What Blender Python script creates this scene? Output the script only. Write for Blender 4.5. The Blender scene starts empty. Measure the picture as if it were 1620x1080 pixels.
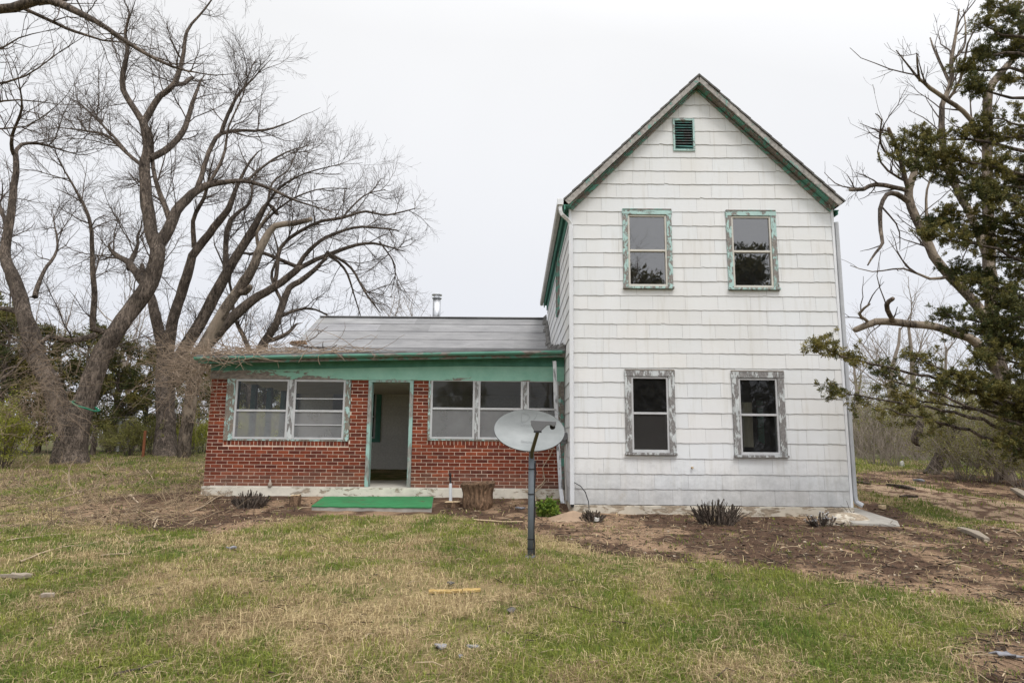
import bpy, math, random
import numpy as np
from mathutils import Vector, Matrix

R = math.radians
rnd = random.Random(11)
nr = np.random.default_rng(7)
scene = bpy.context.scene
COL = scene.collection

# ------------------------------------------------------------------ camera
FPX, PITCH, ROLL, YAW, CZ = 1030.0, 8.72, 0.52, 0.45, 1.55
CM = np.array((Matrix.Rotation(R(YAW), 3, 'Z') @ Matrix.Rotation(R(90 + PITCH), 3, 'X') @ Matrix.Rotation(R(ROLL), 3, 'Z')))
CAMP = np.array([0, 0, CZ])


def ray(px, py):
    return CM @ np.array([(px - 810) / FPX, (540 - py) / FPX, -1.0])


def at(px, py, Y):
    """point of the photo's line of sight that lies in the plane y = Y"""
    d = ray(px, py)
    return CAMP + d * (Y / d[1])


def atX(px, py, X):
    d = ray(px, py)
    return CAMP + d * (X / d[0])


def fract(a):
    return a - np.floor(a)


def vnoise(x, y, s=0.0):
    x = np.asarray(x, float); y = np.asarray(y, float)
    xi, yi = np.floor(x), np.floor(y)
    u, v = x - xi, y - yi
    u = u * u * (3 - 2 * u); v = v * v * (3 - 2 * v)
    h = lambda a, b: fract(np.sin(a * 127.1 + b * 311.7 + s * 74.7) * 43758.5453)
    return (h(xi, yi) * (1 - u) + h(xi + 1, yi) * u) * (1 - v) + (h(xi, yi + 1) * (1 - u) + h(xi + 1, yi + 1) * u) * v


def fbm(x, y, s=0.0, o=4):
    a, t, f = 0, 0.5, 1.0
    for i in range(o):
        a = a + t * vnoise(x * f, y * f, s + i * 3.1); t *= .5; f *= 2.03
    return a / (1 - .5 ** o)


GY = [-400, 0, 4, 8, 11, 12.2, 13.3, 16, 20, 30, 60, 300]
GZ = [0, 0, .06, .22, .27, .31, .43, .64, .84, 1.0, 1.2, 1.4]


def gz(x, y):
    x = np.asarray(x, float); y = np.asarray(y, float)
    z = np.interp(y, GY, GZ)
    k = np.clip((x - 1.5) / 3, 0, 1) * np.clip((14 - y) / 2, 0, 1) * np.clip((y - 9) / 2, 0, 1)
    z = z - .035 * k
    return z + .05 * (fbm(x * .5, y * .5, 5.0, 3) - .5) + .03 * (fbm(x * 2.3, y * 2.3, 9.0, 3) - .5)


def gat(px, py):
    """where the photo's line of sight meets the ground"""
    d = ray(px, py)
    t = 3.0
    step = .05
    while t < 400:
        p = CAMP + d * t
        if p[2] < float(gz(p[0], p[1])):
            break
        t += step
        step = .05 if t < 40 else 1.0
    p = CAMP + d * t
    p[2] = float(gz(p[0], p[1]))
    return p


# ------------------------------------------------------------------ object helpers
WL = {}


def wloc(o):
    return WL.get(o.name, np.zeros(3)) if o is not None else np.zeros(3)


def thing(name, label, cat, loc, group=None):
    o = bpy.data.objects.new(name, None)
    COL.objects.link(o)
    o.empty_display_size = .2
    o.location = loc
    WL[o.name] = np.array(loc, float)
    o['label'] = label; o['category'] = cat
    if group: o['group'] = group
    return o


def place(name, me, mats, parent=None, smooth=False, loc=None):
    o = bpy.data.objects.new(name, me)
    COL.objects.link(o)
    for m in (mats if isinstance(mats, (list, tuple)) else [mats]):
        me.materials.append(m)
    if parent is not None: o.parent = parent
    WL[o.name] = wloc(parent)
    me.polygons.foreach_set('use_smooth', np.full(len(me.polygons), bool(smooth)))
    return o


def tag(o, label=None, cat=None, group=None, kind=None):
    if label: o['label'] = label
    if cat: o['category'] = cat
    if group: o['group'] = group
    if kind: o['kind'] = kind
    return o


def np_mesh(name, V, loops, starts, mat_idx=None, col=None):
    me = bpy.data.meshes.new(name)
    V = np.asarray(V, np.float32).reshape(-1, 3)
    loops = np.asarray(loops, np.int32); starts = np.asarray(starts, np.int32)
    me.vertices.add(len(V)); me.vertices.foreach_set('co', V.ravel())
    me.loops.add(len(loops)); me.loops.foreach_set('vertex_index', loops)
    me.polygons.add(len(starts)); me.polygons.foreach_set('loop_start', starts)
    if mat_idx is not None: me.polygons.foreach_set('material_index', np.asarray(mat_idx, np.int32))
    if col is not None:
        a = me.color_attributes.new('col', 'FLOAT_COLOR', 'POINT')
        c = np.ones((len(V), 4), np.float32); c[:, :3] = np.asarray(col, np.float32).reshape(-1, 3)
        a.data.foreach_set('color', c.ravel())
    me.update(calc_edges=True)
    me.validate()
    return me


class MB:
    """collects faces in world coordinates; build() links them as ONE object"""

    def __init__(s):
        s.v = []; s.f = []; s.m = []; s.c = []; s.cur = 0; s.col = (1, 1, 1)

    def add(s, vs, fs):
        b = len(s.v)
        for p in vs:
            s.v.append(tuple(float(q) for q in p)); s.c.append(s.col)
        for f in fs:
            s.f.append([b + i for i in f]); s.m.append(s.cur)

    def quad(s, a, b, c, d): s.add([a, b, c, d], [(0, 1, 2, 3)])

    def box(s, x0, x1, y0, y1, z0, z1):
        s.add([(x0, y0, z0), (x1, y0, z0), (x1, y1, z0), (x0, y1, z0), (x0, y0, z1), (x1, y0, z1), (x1, y1, z1), (x0, y1, z1)],
              [(0, 3, 2, 1), (4, 5, 6, 7), (0, 1, 5, 4), (1, 2, 6, 5), (2, 3, 7, 6), (3, 0, 4, 7)])

    def hexa(s, p):
        """eight corners: bottom ring then top ring"""
        s.add(p, [(0, 3, 2, 1), (4, 5, 6, 7), (0, 1, 5, 4), (1, 2, 6, 5), (2, 3, 7, 6), (3, 0, 4, 7)])

    def prism(s, poly, off):
        """polygon of 3-D points extruded by the vector off"""
        n = len(poly); off = np.array(off)
        s.add([np.array(p) for p in poly] + [np.array(p) + off for p in poly],
              [tuple(range(n))[::-1], tuple(range(n, 2 * n))] + [(i, (i + 1) % n, n + (i + 1) % n, n + i) for i in range(n)])

    def tube(s, pts, rad, n=8, cap=True, ry=1.0, rot=0.0):
        pts = [np.array(p, float) for p in pts]
        rad = rad if hasattr(rad, '__len__') else [rad] * len(pts)
        b = len(s.v); vs = []
        up = None
        for i, p in enumerate(pts):
            t = pts[min(i + 1, len(pts) - 1)] - pts[max(i - 1, 0)]
            t = t / (np.linalg.norm(t) + 1e-9)
            if up is None:
                ref = np.array([0, 1, 0]) if abs(t[1]) < .9 else np.array([1, 0, 0])
                up = np.cross(t, ref); up /= np.linalg.norm(up)
            up = up - t * np.dot(up, t); up /= np.linalg.norm(up)
            w = np.cross(t, up)
            for k in range(n):
                a = rot + 2 * math.pi * k / n
                vs.append(p + up * math.cos(a) * rad[i] + w * math.sin(a) * rad[i] * ry)
        fs = []
        for i in range(len(pts) - 1):
            for k in range(n):
                k2 = (k + 1) % n
                fs.append((i * n + k, i * n + k2, (i + 1) * n + k2, (i + 1) * n + k))
        if cap:
            fs.append(tuple(range(n))[::-1]); fs.append(tuple(range((len(pts) - 1) * n, len(pts) * n)))
        s.add(vs, fs)

    def build(s, name, mats, parent=None, bevel=0, smooth=False):
        V = np.array(s.v, float) - wloc(parent)
        loops = [i for f in s.f for i in f]
        st = np.cumsum([0] + [len(f) for f in s.f[:-1]])
        me = np_mesh(name, V, loops, st, s.m, s.c)
        o = place(name, me, mats, parent, smooth)
        if bevel:
            md = o.modifiers.new('bevel', 'BEVEL'); md.width = bevel; md.segments = 2; md.limit_method = 'ANGLE'
        return o


def tubes_mesh(name, polys, col=None):
    """polys: list of (pts (n,3), radii (n,), sides)"""
    Vs, Ls, Ss, Cs = [], [], [], []
    vb = lb = 0
    for q in polys:
        P, r, n = q[0], q[1], q[2]
        P = np.asarray(P, float); r = np.asarray(r, float)
        m = len(P)
        T = np.empty_like(P)
        T[1:-1] = P[2:] - P[:-2]; T[0] = P[1] - P[0]; T[-1] = P[-1] - P[-2]
        T /= (np.linalg.norm(T, axis=1)[:, None] + 1e-9)
        mt = T.mean(0)
        ref = np.eye(3)[np.argmin(np.abs(mt))]
        U = np.cross(T, ref); U /= (np.linalg.norm(U, axis=1)[:, None] + 1e-9)
        W = np.cross(T, U)
        a = np.arange(n) * 2 * np.pi / n
        rv = np.broadcast_to(r[:, None], (m, n))
        if n >= 10:
            ii, kk = np.meshgrid(np.arange(m), np.arange(n), indexing='ij')
            rv = rv * (1 + .20 * (vnoise(ii * .35, kk * 1.9, 3.0) - .5) + .12 * (vnoise(ii * .9, kk * 3.7, 5.0) - .5) * (r[:, None] < 5))
        ring = P[:, None, :] + rv[:, :, None] * (np.cos(a)[None, :, None] * U[:, None, :] + np.sin(a)[None, :, None] * W[:, None, :])
        Vs.append(ring.reshape(-1, 3))
        if col is not None or len(q) > 3:
            Cs.append(np.tile(np.array(q[3] if len(q) > 3 else col), (m * n, 1)))
        i = np.arange(m - 1)[:, None] * n; k = np.arange(n)[None, :]; k2 = (k + 1) % n
        F = np.stack([i + k, i + k2, i + n + k2, i + n + k], -1).reshape(-1) + vb
        Ls.append(F); nf = (m - 1) * n
        Ss.append(lb + np.arange(nf) * 4)
        vb += m * n; lb += nf * 4
    return np_mesh(name, np.concatenate(Vs), np.concatenate(Ls), np.concatenate(Ss), None, np.concatenate(Cs) if Cs else None)


def tubes(name, polys, mat, parent=None, col=None):
    w = wloc(parent)
    polys = [(np.asarray(q[0]) - w,) + tuple(q[1:]) for q in polys]
    return place(name, tubes_mesh(name, polys, col), mat, parent, smooth=True)


def copy_tree(o, loc, rz=0.0, sc=1.0, label=None, group=None):
    c = o.copy(); COL.objects.link(c)
    c.location = loc; c.rotation_euler = (0, 0, rz); c.scale = (sc, sc, sc)
    WL[c.name] = np.array(loc, float)
    if label: c['label'] = label
    if group: c['group'] = group
    for ch in list(o.children):
        d = ch.copy(); COL.objects.link(d); d.parent = c
    return c


# ------------------------------------------------------------------ materials
class NT:
    def __init__(s, name):
        s.mat = bpy.data.materials.new(name); s.mat.use_nodes = True
        s.t = s.mat.node_tree; s.n = s.t.nodes; s.n.clear()
        s.out = s.n.new('ShaderNodeOutputMaterial')

    def new(s, t, **kw):
        n = s.n.new(t)
        for k, v in kw.items(): setattr(n, k, v)
        return n

    def link(s, a, b): s.t.links.new(a, b)

    def coord(s, scale=(1, 1, 1)):
        tc = s.new('ShaderNodeTexCoord'); mp = s.new('ShaderNodeMapping')
        mp.inputs['Scale'].default_value = scale
        s.link(tc.outputs['Object'], mp.inputs['Vector'])
        return mp.outputs['Vector']

    def noise(s, vec, scale, detail=5, rough=.6, dist=0):
        n = s.new('ShaderNodeTexNoise')
        n.inputs['Scale'].default_value = scale; n.inputs['Detail'].default_value = detail
        n.inputs['Roughness'].default_value = rough; n.inputs['Distortion'].default_value = dist
        s.link(vec, n.inputs['Vector'])
        return n.outputs['Fac']

    def ramp(s, fac, stops, interp='LINEAR'):
        r = s.new('ShaderNodeValToRGB'); r.color_ramp.interpolation = interp
        e = r.color_ramp.elements
        while len(e) < len(stops): e.new(.5)
        for el, (p, c) in zip(e, stops):
            el.position = p; el.color = (c, c, c, 1) if not hasattr(c, '__len__') else (*c, 1)
        s.link(fac, r.inputs['Fac'])
        return r.outputs['Color']

    def mix(s, a, b, fac, mode='MIX'):
        m = s.new('ShaderNodeMix', data_type='RGBA', blend_type=mode)
        for sock, v in ((m.inputs[6], a), (m.inputs[7], b), (m.inputs[0], fac)):
            if hasattr(v, 'is_linked') or isinstance(v, bpy.types.NodeSocket): s.link(v, sock)
            elif hasattr(v, '__len__'): sock.default_value = (*v, 1)
            else: sock.default_value = v
        return m.outputs[2]

    def attr(s):
        a = s.new('ShaderNodeAttribute'); a.attribute_name = 'col'
        return a.outputs['Color']

    def bump(s, h, dist, strength=1.0):
        b = s.new('ShaderNodeBump'); b.inputs['Distance'].default_value = dist; b.inputs['Strength'].default_value = strength
        s.link(h, b.inputs['Height'])
        return b.outputs['Normal']

    def bsdf(s, color, rough=.8, normal=None, metal=0, spec=.3):
        p = s.new('ShaderNodeBsdfPrincipled')
        if isinstance(color, bpy.types.NodeSocket): s.link(color, p.inputs['Base Color'])
        else: p.inputs['Base Color'].default_value = (*color, 1)
        if isinstance(rough, bpy.types.NodeSocket): s.link(rough, p.inputs['Roughness'])
        else: p.inputs['Roughness'].default_value = rough
        p.inputs['Metallic'].default_value = metal
        p.inputs['Specular IOR Level'].default_value = spec
        if normal is not None: s.link(normal, p.inputs['Normal'])
        s.link(p.outputs[0], s.out.inputs['Surface'])
        return s.mat


def m_simple(name, c, rough=.8, var=.25, scale=6, stretch=(1, 1, 1), bump=.002, metal=0, spec=.3):
    t = NT(name); v = t.coord(stretch)
    n = t.noise(v, scale, 6, .65)
    c = np.array(c)
    col = t.ramp(n, [(.25, tuple(c * (1 - var))), (.75, tuple(np.minimum(c * (1 + var), .95)))])
    n2 = t.noise(v, scale * 9, 4)
    return t.bsdf(col, rough, t.bump(n2, bump), metal, spec)


def m_peel(name, paint, under, amount, scale=9, stretch=(1, 1, 1), under2=None):
    """weathered paint: flakes missing down to bare grey wood"""
    t = NT(name); v = t.coord(stretch)
    vz = t.coord((1, 1, 1))
    a = t.noise(v, scale, 8, .68, .4)
    mask = t.ramp(a, [(amount - .018, 1.0), (amount + .018, 0.0)])
    g = t.noise(v, scale * 5, 5, .6)
    under = np.array(under); paint = np.array(paint)
    wood = t.ramp(g, [(.3, tuple(under * .55)), (.7, tuple(np.array(under2) if under2 is not None else under * 1.35))])
    pv = t.noise(vz, 4.0, 5, .6)
    pc = t.ramp(pv, [(.3, tuple(paint * .82)), (.7, tuple(np.minimum(paint * 1.12, .9)))])
    col = t.mix(pc, wood, mask)
    inv = t.ramp(a, [(amount - .02, 0.0), (amount + .02, 1.0)])
    return t.bsdf(col, .75, t.bump(inv, .004, .8))


def m_siding():
    t = NT('shingle_siding'); v = t.coord()
    at_ = t.attr()
    big = t.noise(t.coord((.6, .6, .35)), 1.3, 5, .6)
    d1 = t.ramp(big, [(.36, (.95, .94, .915)), (.6, (1, 1, 1))])
    st = t.noise(t.coord((9, 9, .6)), 1.2, 5, .6)
    d2 = t.ramp(st, [(.30, (.90, .888, .86)), (.46, (1, 1, 1))])
    rust = t.noise(t.coord((1.6, 1.6, .9)), 1.1, 7, .75)
    d3 = t.ramp(rust, [(.66, (1, 1, 1)), (.76, (.93, .84, .70))])
    # grime near the ground line
    sx = t.new('ShaderNodeSeparateXYZ'); tc = t.new('ShaderNodeTexCoord'); t.link(tc.outputs['Object'], sx.inputs[0])
    gr = t.noise(t.coord((2.5, 2.5, 2.5)), 1.6, 7, .75)
    ma = t.new('ShaderNodeMath', operation='MULTIPLY_ADD'); t.link(gr, ma.inputs[0]); ma.inputs[1].default_value = -1.6
    t.link(sx.outputs['Z'], ma.inputs[2])
    d4 = t.ramp(ma.outputs[0], [(.0, (1, 1, 1)), (1, (1, 1, 1))])
    rr = t.new('ShaderNodeMapRange'); t.link(ma.outputs[0], rr.inputs[0])
    rr.inputs[1].default_value = -.75; rr.inputs[2].default_value = .05; rr.inputs[3].default_value = .60; rr.inputs[4].default_value = 1.0
    c = t.mix(at_, d1, 1.0, 'MULTIPLY'); c = t.mix(c, d2, 1.0, 'MULTIPLY'); c = t.mix(c, d3, 1.0, 'MULTIPLY')
    c = t.mix(c, rr.outputs[0], 1.0, 'MULTIPLY')
    fine = t.noise(t.coord((60, 60, 4)), 1.0, 3)
    return t.bsdf(c, .7, t.bump(fine, .0015, .5))


def m_attr(name, rough=.8, var=.2, scale=20, bump=.003, trans=0):
    t = NT(name); v = t.coord()
    n = t.noise(v, scale, 6, .7)
    k = t.ramp(n, [(.25, 1 - var), (.75, 1 + var)])
    c = t.mix(t.attr(), k, 1.0, 'MULTIPLY')
    mat = t.bsdf(c, rough, t.bump(n, bump) if bump else None, 0, .2)
    if trans:
        p = [n_ for n_ in t.n if n_.type == 'BSDF_PRINCIPLED'][0]
        tr = t.new('ShaderNodeBsdfTranslucent'); t.link(c, tr.inputs['Color'])
        mx = t.new('ShaderNodeMixShader'); mx.inputs[0].default_value = trans
        t.link(p.outputs[0], mx.inputs[1]); t.link(tr.outputs[0], mx.inputs[2]); t.link(mx.outputs[0], t.out.inputs['Surface'])
    return mat


def m_bark(name, c, pale=None, scale=3.0, furrow=1.0):
    t = NT(name); v = t.coord((1, 1, .28))
    w = t.noise(v, scale * 5, 7, .7, 1.2)
    big = t.noise(t.coord((1, 1, .5)), 1.1, 5, .6)
    c = np.array(c)
    col = t.ramp(w, [(.36, tuple(c * .28)), (.50, tuple(c)), (.64, tuple(c * 2.1))])
    col = t.mix(col, t.ramp(t.noise(t.coord((1, 1, .6)), 2.3, 5, .65), [(.35, .62), (.68, 1.45)]), 1.0, 'MULTIPLY')
    if pale is not None:
        col = t.mix(col, t.ramp(w, [(.3, tuple(np.array(pale) * .7)), (.7, tuple(pale))]), t.ramp(big, [(.5, 0.0), (.56, 1.0)]))
    return t.bsdf(col, .9, t.bump(w, .07 * furrow), 0, .15)


def m_glass(name, refl, tint, haze):
    """thin pane: mirror part + see-through part + film of dust"""
    t = NT(name); v = t.coord()
    tr = t.new('ShaderNodeBsdfTransparent'); tr.inputs[0].default_value = (*tint, 1)
    gl = t.new('ShaderNodeBsdfGlossy'); gl.inputs['Roughness'].default_value = .015
    wob = t.noise(v, 2.2, 2)
    t.link(t.bump(wob, .004, .25), gl.inputs['Normal'])
    fr = t.new('ShaderNodeFresnel'); fr.inputs[0].default_value = refl
    mx = t.new('ShaderNodeMixShader'); t.link(fr.outputs[0], mx.inputs[0]); t.link(tr.outputs[0], mx.inputs[1]); t.link(gl.outputs[0], mx.inputs[2])
    du = t.new('ShaderNodeBsdfDiffuse'); du.inputs[0].default_value = (.5, .5, .5, 1)
    n = t.noise(v, 7, 8, .75); sp = t.noise(v, 60, 3, .6)
    hz = t.ramp(n, [(.35, haze * .3), (.75, haze * 1.7)])
    hz = t.mix(hz, t.ramp(sp, [(.68, 0.0), (.76, haze * 2.5)]), 1.0, 'ADD')
    m2 = t.new('ShaderNodeMixShader'); t.link(hz, m2.inputs[0]); t.link(mx.outputs[0], m2.inputs[1]); t.link(du.outputs[0], m2.inputs[2])
    t.link(m2.outputs[0], t.out.inputs['Surface'])
    return t.mat


def m_screen(name, c, op):
    t = NT(name); v = t.coord()
    tr = t.new('ShaderNodeBsdfTransparent')
    du = t.new('ShaderNodeBsdfDiffuse'); du.inputs[0].default_value = (*c, 1)
    n = t.noise(v, 3, 5, .6)
    f = t.ramp(n, [(.3, op * .85), (.7, min(op * 1.15, 1))])
    m = t.new('ShaderNodeMixShader'); t.link(f, m.inputs[0]); t.link(tr.outputs[0], m.inputs[1]); t.link(du.outputs[0], m.inputs[2])
    t.link(m.outputs[0], t.out.inputs['Surface'])
    return t.mat


GREEN = (.215, .43, .335)
AQUA = (.36, .51, .485)
WOOD = (.215, .195, .18)
M = {
    'siding': m_siding(),
    'tar': m_simple('wall_sheathing', (.12, .11, .10), .9),
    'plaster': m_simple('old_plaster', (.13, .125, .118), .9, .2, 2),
    'white_metal': m_simple('white_aluminium', (.44, .44, .445), .45, .12, 5),
    'cream_metal': m_simple('cream_aluminium', (.50, .475, .425), .45, .1, 5),
    'spout': m_simple('white_downspout', (.62, .63, .65), .4, .08, 3),
    'spout_grey': m_simple('grey_gutter_metal', (.40, .38, .35), .5, .2, 3),
    'peel_spout': m_peel('peeling_white_spout', (.60, .61, .63), (.24, .24, .25), .44, 14, (1, 1, .3)),
    'aqua': m_peel('peeling_aqua_casing', AQUA, WOOD, .50, 13, (1, 1, .5)),
    'aqua_h': m_peel('peeling_aqua_head', AQUA, WOOD, .44, 14, (.5, 1, 1)),
    'grey_casing': m_peel('peeling_white_casing', (.48, .50, .50), (.20, .19, .185), .52, 12, (1, 1, .35)),
    'aqua_wood': m_peel('peeling_porch_casing', AQUA, (.20, .17, .14), .53, 13, (1, 1, .5)),
    'green': None,
    'green_peel': m_peel('peeling_green_board', (.12, .30, .24), (.20, .175, .155), .52, 7, (.4, .4, 1)),
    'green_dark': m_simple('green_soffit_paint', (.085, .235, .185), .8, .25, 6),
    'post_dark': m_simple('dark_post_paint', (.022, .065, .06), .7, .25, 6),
    'rake': m_peel('weathered_rake_board', (.17, .30, .26), (.30, .28, .26), .575, 6, (.5, 1, .5)),
    'grey_wood': m_simple('bare_grey_wood', (.26, .235, .21), .9, .35, 4, (1, 1, 6)),
    'shingle_roof': m_simple('dark_roof_shingle', (.12, .115, .108), .95, .4, 14, (1, 1, 1), .01),
    'mortar': m_simple('mortar', (.58, .45, .36), .95, .4, 4),
    'brick': None,
    'concrete': m_peel('whitewashed_concrete', (.58, .54, .46), (.33, .27, .20), .43, 3.5, (1, 1, 2.2), (.42, .35, .27)),
    'bare_concrete': m_simple('bare_concrete', (.30, .28, .25), .95, .25, 5),
    'house_footing': m_peel('stained_footing', (.50, .45, .37), (.30, .24, .17), .49, 3.0, (1, 1, 2.5), (.38, .31, .23)),
    'carpet': m_peel('green_turf_carpet', (.030, .175, .064), (.085, .10, .05), .395, 4.5, (1, 1.5, 1)),
    'steel': m_simple('galvanised_steel', (.55, .56, .58), .35, .15, 3, (1, 1, .4), .001, .85, .5),
    'dark': m_simple('dark_opening', (.02, .02, .02), .9),
    'vent': m_peel('vent_slat_paint', (.07, .19, .17), (.10, .10, .10), .50, 9, (.5, 1, 1)),
    'lnb': m_simple('grey_plastic', (.13, .13, .135), .5, .08, 4),
    'arm': m_simple('olive_arm_paint', (.085, .075, .045), .6, .2, 8),
    'pole': m_simple('grey_pole_paint', (.11, .125, .14), .5, .2, 5),
    'black': m_simple('black_rubber', (.02, .02, .022), .6),
    'glass': m_glass('window_glass', 1.42, (.46, .48, .47), .022),
    'glass_up': m_glass('storm_glass', 2.55, (.70, .72, .73), .02),
    'screen': m_screen('insect_screen', (.24, .24, .245), .62),
    'screen_dark': m_screen('old_insect_screen', (.055, .052, .05), .55),
    'curtain': m_simple('cream_blind', (.75, .70, .60), .85, .12, 3),
    'bark': m_bark('grey_brown_bark', (.098, .078, .063)),
    'bark_pale': m_bark('peeling_pale_bark', (.11, .088, .07), (.33, .27, .21)),
    'twig': m_simple('thin_twig_bark', (.085, .067, .056), .9, .25, 3, (1, 1, 1), 0.0),
    'twig_pale': m_simple('dead_twig', (.36, .28, .195), .9, .3, 5, (1, 1, 1), 0.0),
    'twig_mid': m_simple('dry_brown_twig', (.24, .18, .13), .9, .45, 2, (1, 1, 1), 0.0),
    'twig_far': m_simple('far_twig_bark', (.24, .20, .165), .9, .2, 3, (1, 1, 1), 0.0),
    'stump': m_bark('stump_wood', (.165, .105, .066), None, 2.6, 1.4),
    'cutwood': m_simple('cut_wood', (.46, .35, .22), .85, .25, 20, (1, 1, 4)),
    'plank': m_simple('weathered_plank', (.25, .21, .165), .9, .25, 6, (1, 6, 1)),
    'yellow_wood': m_simple('fresh_split_wood', (.36, .245, .09), .8, .5, 10, (1, 5, 1)),
    'scrap': m_simple('grey_shingle_scrap', (.22, .22, .24), .9, .3, 25),
    'rust': m_simple('rusty_iron', (.20, .075, .035), .9, .35, 9),
    'leaf': m_attr('leaf', .6, .1, 8, 0, .3),
    'grass': m_attr('grass_blade', .75, .05, 8, 0, .25),
    'needle': m_attr('cedar_spray', .75, .1, 8, 0, .15),
    'litter': m_attr('litter', .9, .2, 20, 0),
    'hose': m_simple('green_hose', (.015, .16, .09), .5, .1, 4),
    'sand': m_simple('sand_heap', (.29, .205, .14), .95, .18, 7, (1, 1, 1), .01),
    'jar': m_simple('milky_bottle', (.33, .27, .22), .3, .15, 12),
    'panel': m_simple('pale_panel', (.46, .45, .42), .9, .15, 3),
}


def m_roll():
    t = NT('rolled_roofing'); v = t.coord()
    n = t.noise(t.coord((.5, 1.2, 1)), 2.0, 6, .65)
    g = t.noise(v, 120, 3, .6)
    c = t.ramp(n, [(.3, (.185, .184, .188)), (.7, (.29, .287, .288))])
    c = t.mix(c, t.ramp(g, [(.3, .8), (.7, 1.15)]), 1.0, 'MULTIPLY')
    s = t.noise(t.coord((.7, 5, 5)), 1.6, 8, .75)
    c = t.mix(c, (.075, .072, .07), t.ramp(s, [(.565, 0.0), (.70, .85)]))
    c = t.mix(c, t.attr(), 1.0, 'MULTIPLY')
    return t.bsdf(c, .92, t.bump(g, .004))


M['roll'] = m_roll()


def m_brick():
    t = NT('red_brick'); v = t.coord()
    n = t.noise(v, 14, 7, .7)
    c = t.mix(t.attr(), t.ramp(n, [(.25, .62), (.75, 1.38)]), 1.0, 'MULTIPLY')
    ef = t.noise(t.coord((1, 1, 1.6)), 2.6, 8, .75)
    c = t.mix(c, (.42, .33, .27), t.ramp(ef, [(.64, 0.0), (.80, .25)]))
    sx = t.new('ShaderNodeSeparateXYZ'); tc = t.new('ShaderNodeTexCoord'); t.link(tc.outputs['Object'], sx.inputs[0])
    ma = t.new('ShaderNodeMath', operation='MULTIPLY_ADD'); t.link(t.noise(v, 5, 7, .75), ma.inputs[0]); ma.inputs[1].default_value = -.9; t.link(sx.outputs['Z'], ma.inputs[2])
    mr = t.new('ShaderNodeMapRange'); t.link(ma.outputs[0], mr.inputs[0])
    for k, q in zip((1, 2, 3, 4), (-.05, .22, .38, 0.0)): mr.inputs[k].default_value = q
    c = t.mix(c, (.21, .14, .10), mr.outputs[0])
    return t.bsdf(c, .88, t.bump(n, .005), 0, .2)


M['brick'] = m_brick()



def m_frieze():
    t = NT('frieze_paint'); v = t.coord((.6, 1, 1.6))
    a = t.noise(v, 3.6, 9, .68, .5)
    tc = t.new('ShaderNodeTexCoord'); sx = t.new('ShaderNodeSeparateXYZ'); t.link(tc.outputs['Object'], sx.inputs[0])
    mx = t.new('ShaderNodeMapRange'); t.link(sx.outputs['X'], mx.inputs[0])
    for k, q in zip((1, 2, 3, 4), (-7.3, -3.6, -.17, .08)): mx.inputs[k].default_value = q
    mz = t.new('ShaderNodeMapRange'); t.link(sx.outputs['Z'], mz.inputs[0])
    for k, q in zip((1, 2, 3, 4), (2.48, 2.72, -.12, .12)): mz.inputs[k].default_value = q
    s1_ = t.new('ShaderNodeMath', operation='ADD'); t.link(a, s1_.inputs[0]); t.link(mx.outputs[0], s1_.inputs[1])
    s2_ = t.new('ShaderNodeMath', operation='ADD'); t.link(s1_.outputs[0], s2_.inputs[0]); t.link(mz.outputs[0], s2_.inputs[1])
    mask = t.ramp(s2_.outputs[0], [(.405, 1.0), (.43, 0.0)])
    g = t.noise(v, 20, 5, .6)
    wood = t.ramp(g, [(.3, (.13, .11, .095)), (.7, (.30, .26, .225))])
    pc = t.ramp(t.noise(t.coord(), 3, 6, .65), [(.3, (.22, .44, .345)), (.7, (.31, .54, .44))])
    sp = t.noise(t.coord(), 30, 4, .6)
    pc = t.mix(pc, (.20, .18, .16), t.ramp(sp, [(.70, 0.0), (.73, .9)]))
    return t.bsdf(t.mix(pc, wood, mask), .75, t.bump(t.ramp(s2_.outputs[0], [(.40, 0.0), (.435, 1.0)]), .005, .8))


M['green'] = m_frieze()


def m_dish():
    t = NT('weathered_dish_paint'); v = t.coord()
    n = t.noise(t.coord((1, 1, 2)), 3.2, 5, .6)
    base = t.ramp(n, [(.3, (.185, .198, .20)), (.7, (.265, .28, .28))])
    d = t.new('ShaderNodeVectorMath', operation='LENGTH')
    tc = t.new('ShaderNodeTexCoord'); mp = t.new('ShaderNodeMapping'); mp.inputs['Scale'].default_value = (4.2, 4.2, 6.0)
    mp.inputs['Location'].default_value = (-.05, 0, -.55)
    t.link(tc.outputs['Object'], mp.inputs['Vector']); t.link(mp.outputs[0], d.inputs[0])
    wob = t.noise(v, 7, 6, .7)
    ad = t.new('ShaderNodeMath', operation='ADD'); t.link(d.outputs['Value'], ad.inputs[0]); t.link(wob, ad.inputs[1])
    c = t.mix(base, (.40, .335, .165), t.ramp(ad.outputs[0], [(.70, .8), (1.25, 0.0)]))
    sp = t.noise(v, 24, 3, .6)
    c = t.mix(c, (.25, .24, .22), t.ramp(sp, [(.70, 0.0), (.75, .5)]))
    return t.bsdf(c, .5, None, 0, .35)


M['dish'] = m_dish()
M['dish_mark'] = m_simple('faded_print', (.185, .195, .20), .6, .15, 30)
M['dish_back'] = m_simple('dish_rim', (.05, .05, .055), .5)


def m_ground():
    t = NT('yard_ground'); v = t.coord()
    n1 = t.noise(v, 9, 8, .7); n2 = t.noise(v, 55, 6, .75)
    c = t.mix(t.attr(), t.ramp(n1, [(.3, .68), (.7, 1.28)]), 1.0, 'MULTIPLY')
    c = t.mix(c, t.ramp(n2, [(.32, .42), (.68, 1.55)]), 1.0, 'MULTIPLY')
    h = t.mix(n1, n2, .55)
    return t.bsdf(c, .95, t.bump(h, .05), 0, .1)


M['ground'] = m_ground()

# ------------------------------------------------------------------ ground masks in world x, y
def poly_world(pts): return np.array([gat(*p)[:2] for p in pts])


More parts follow.
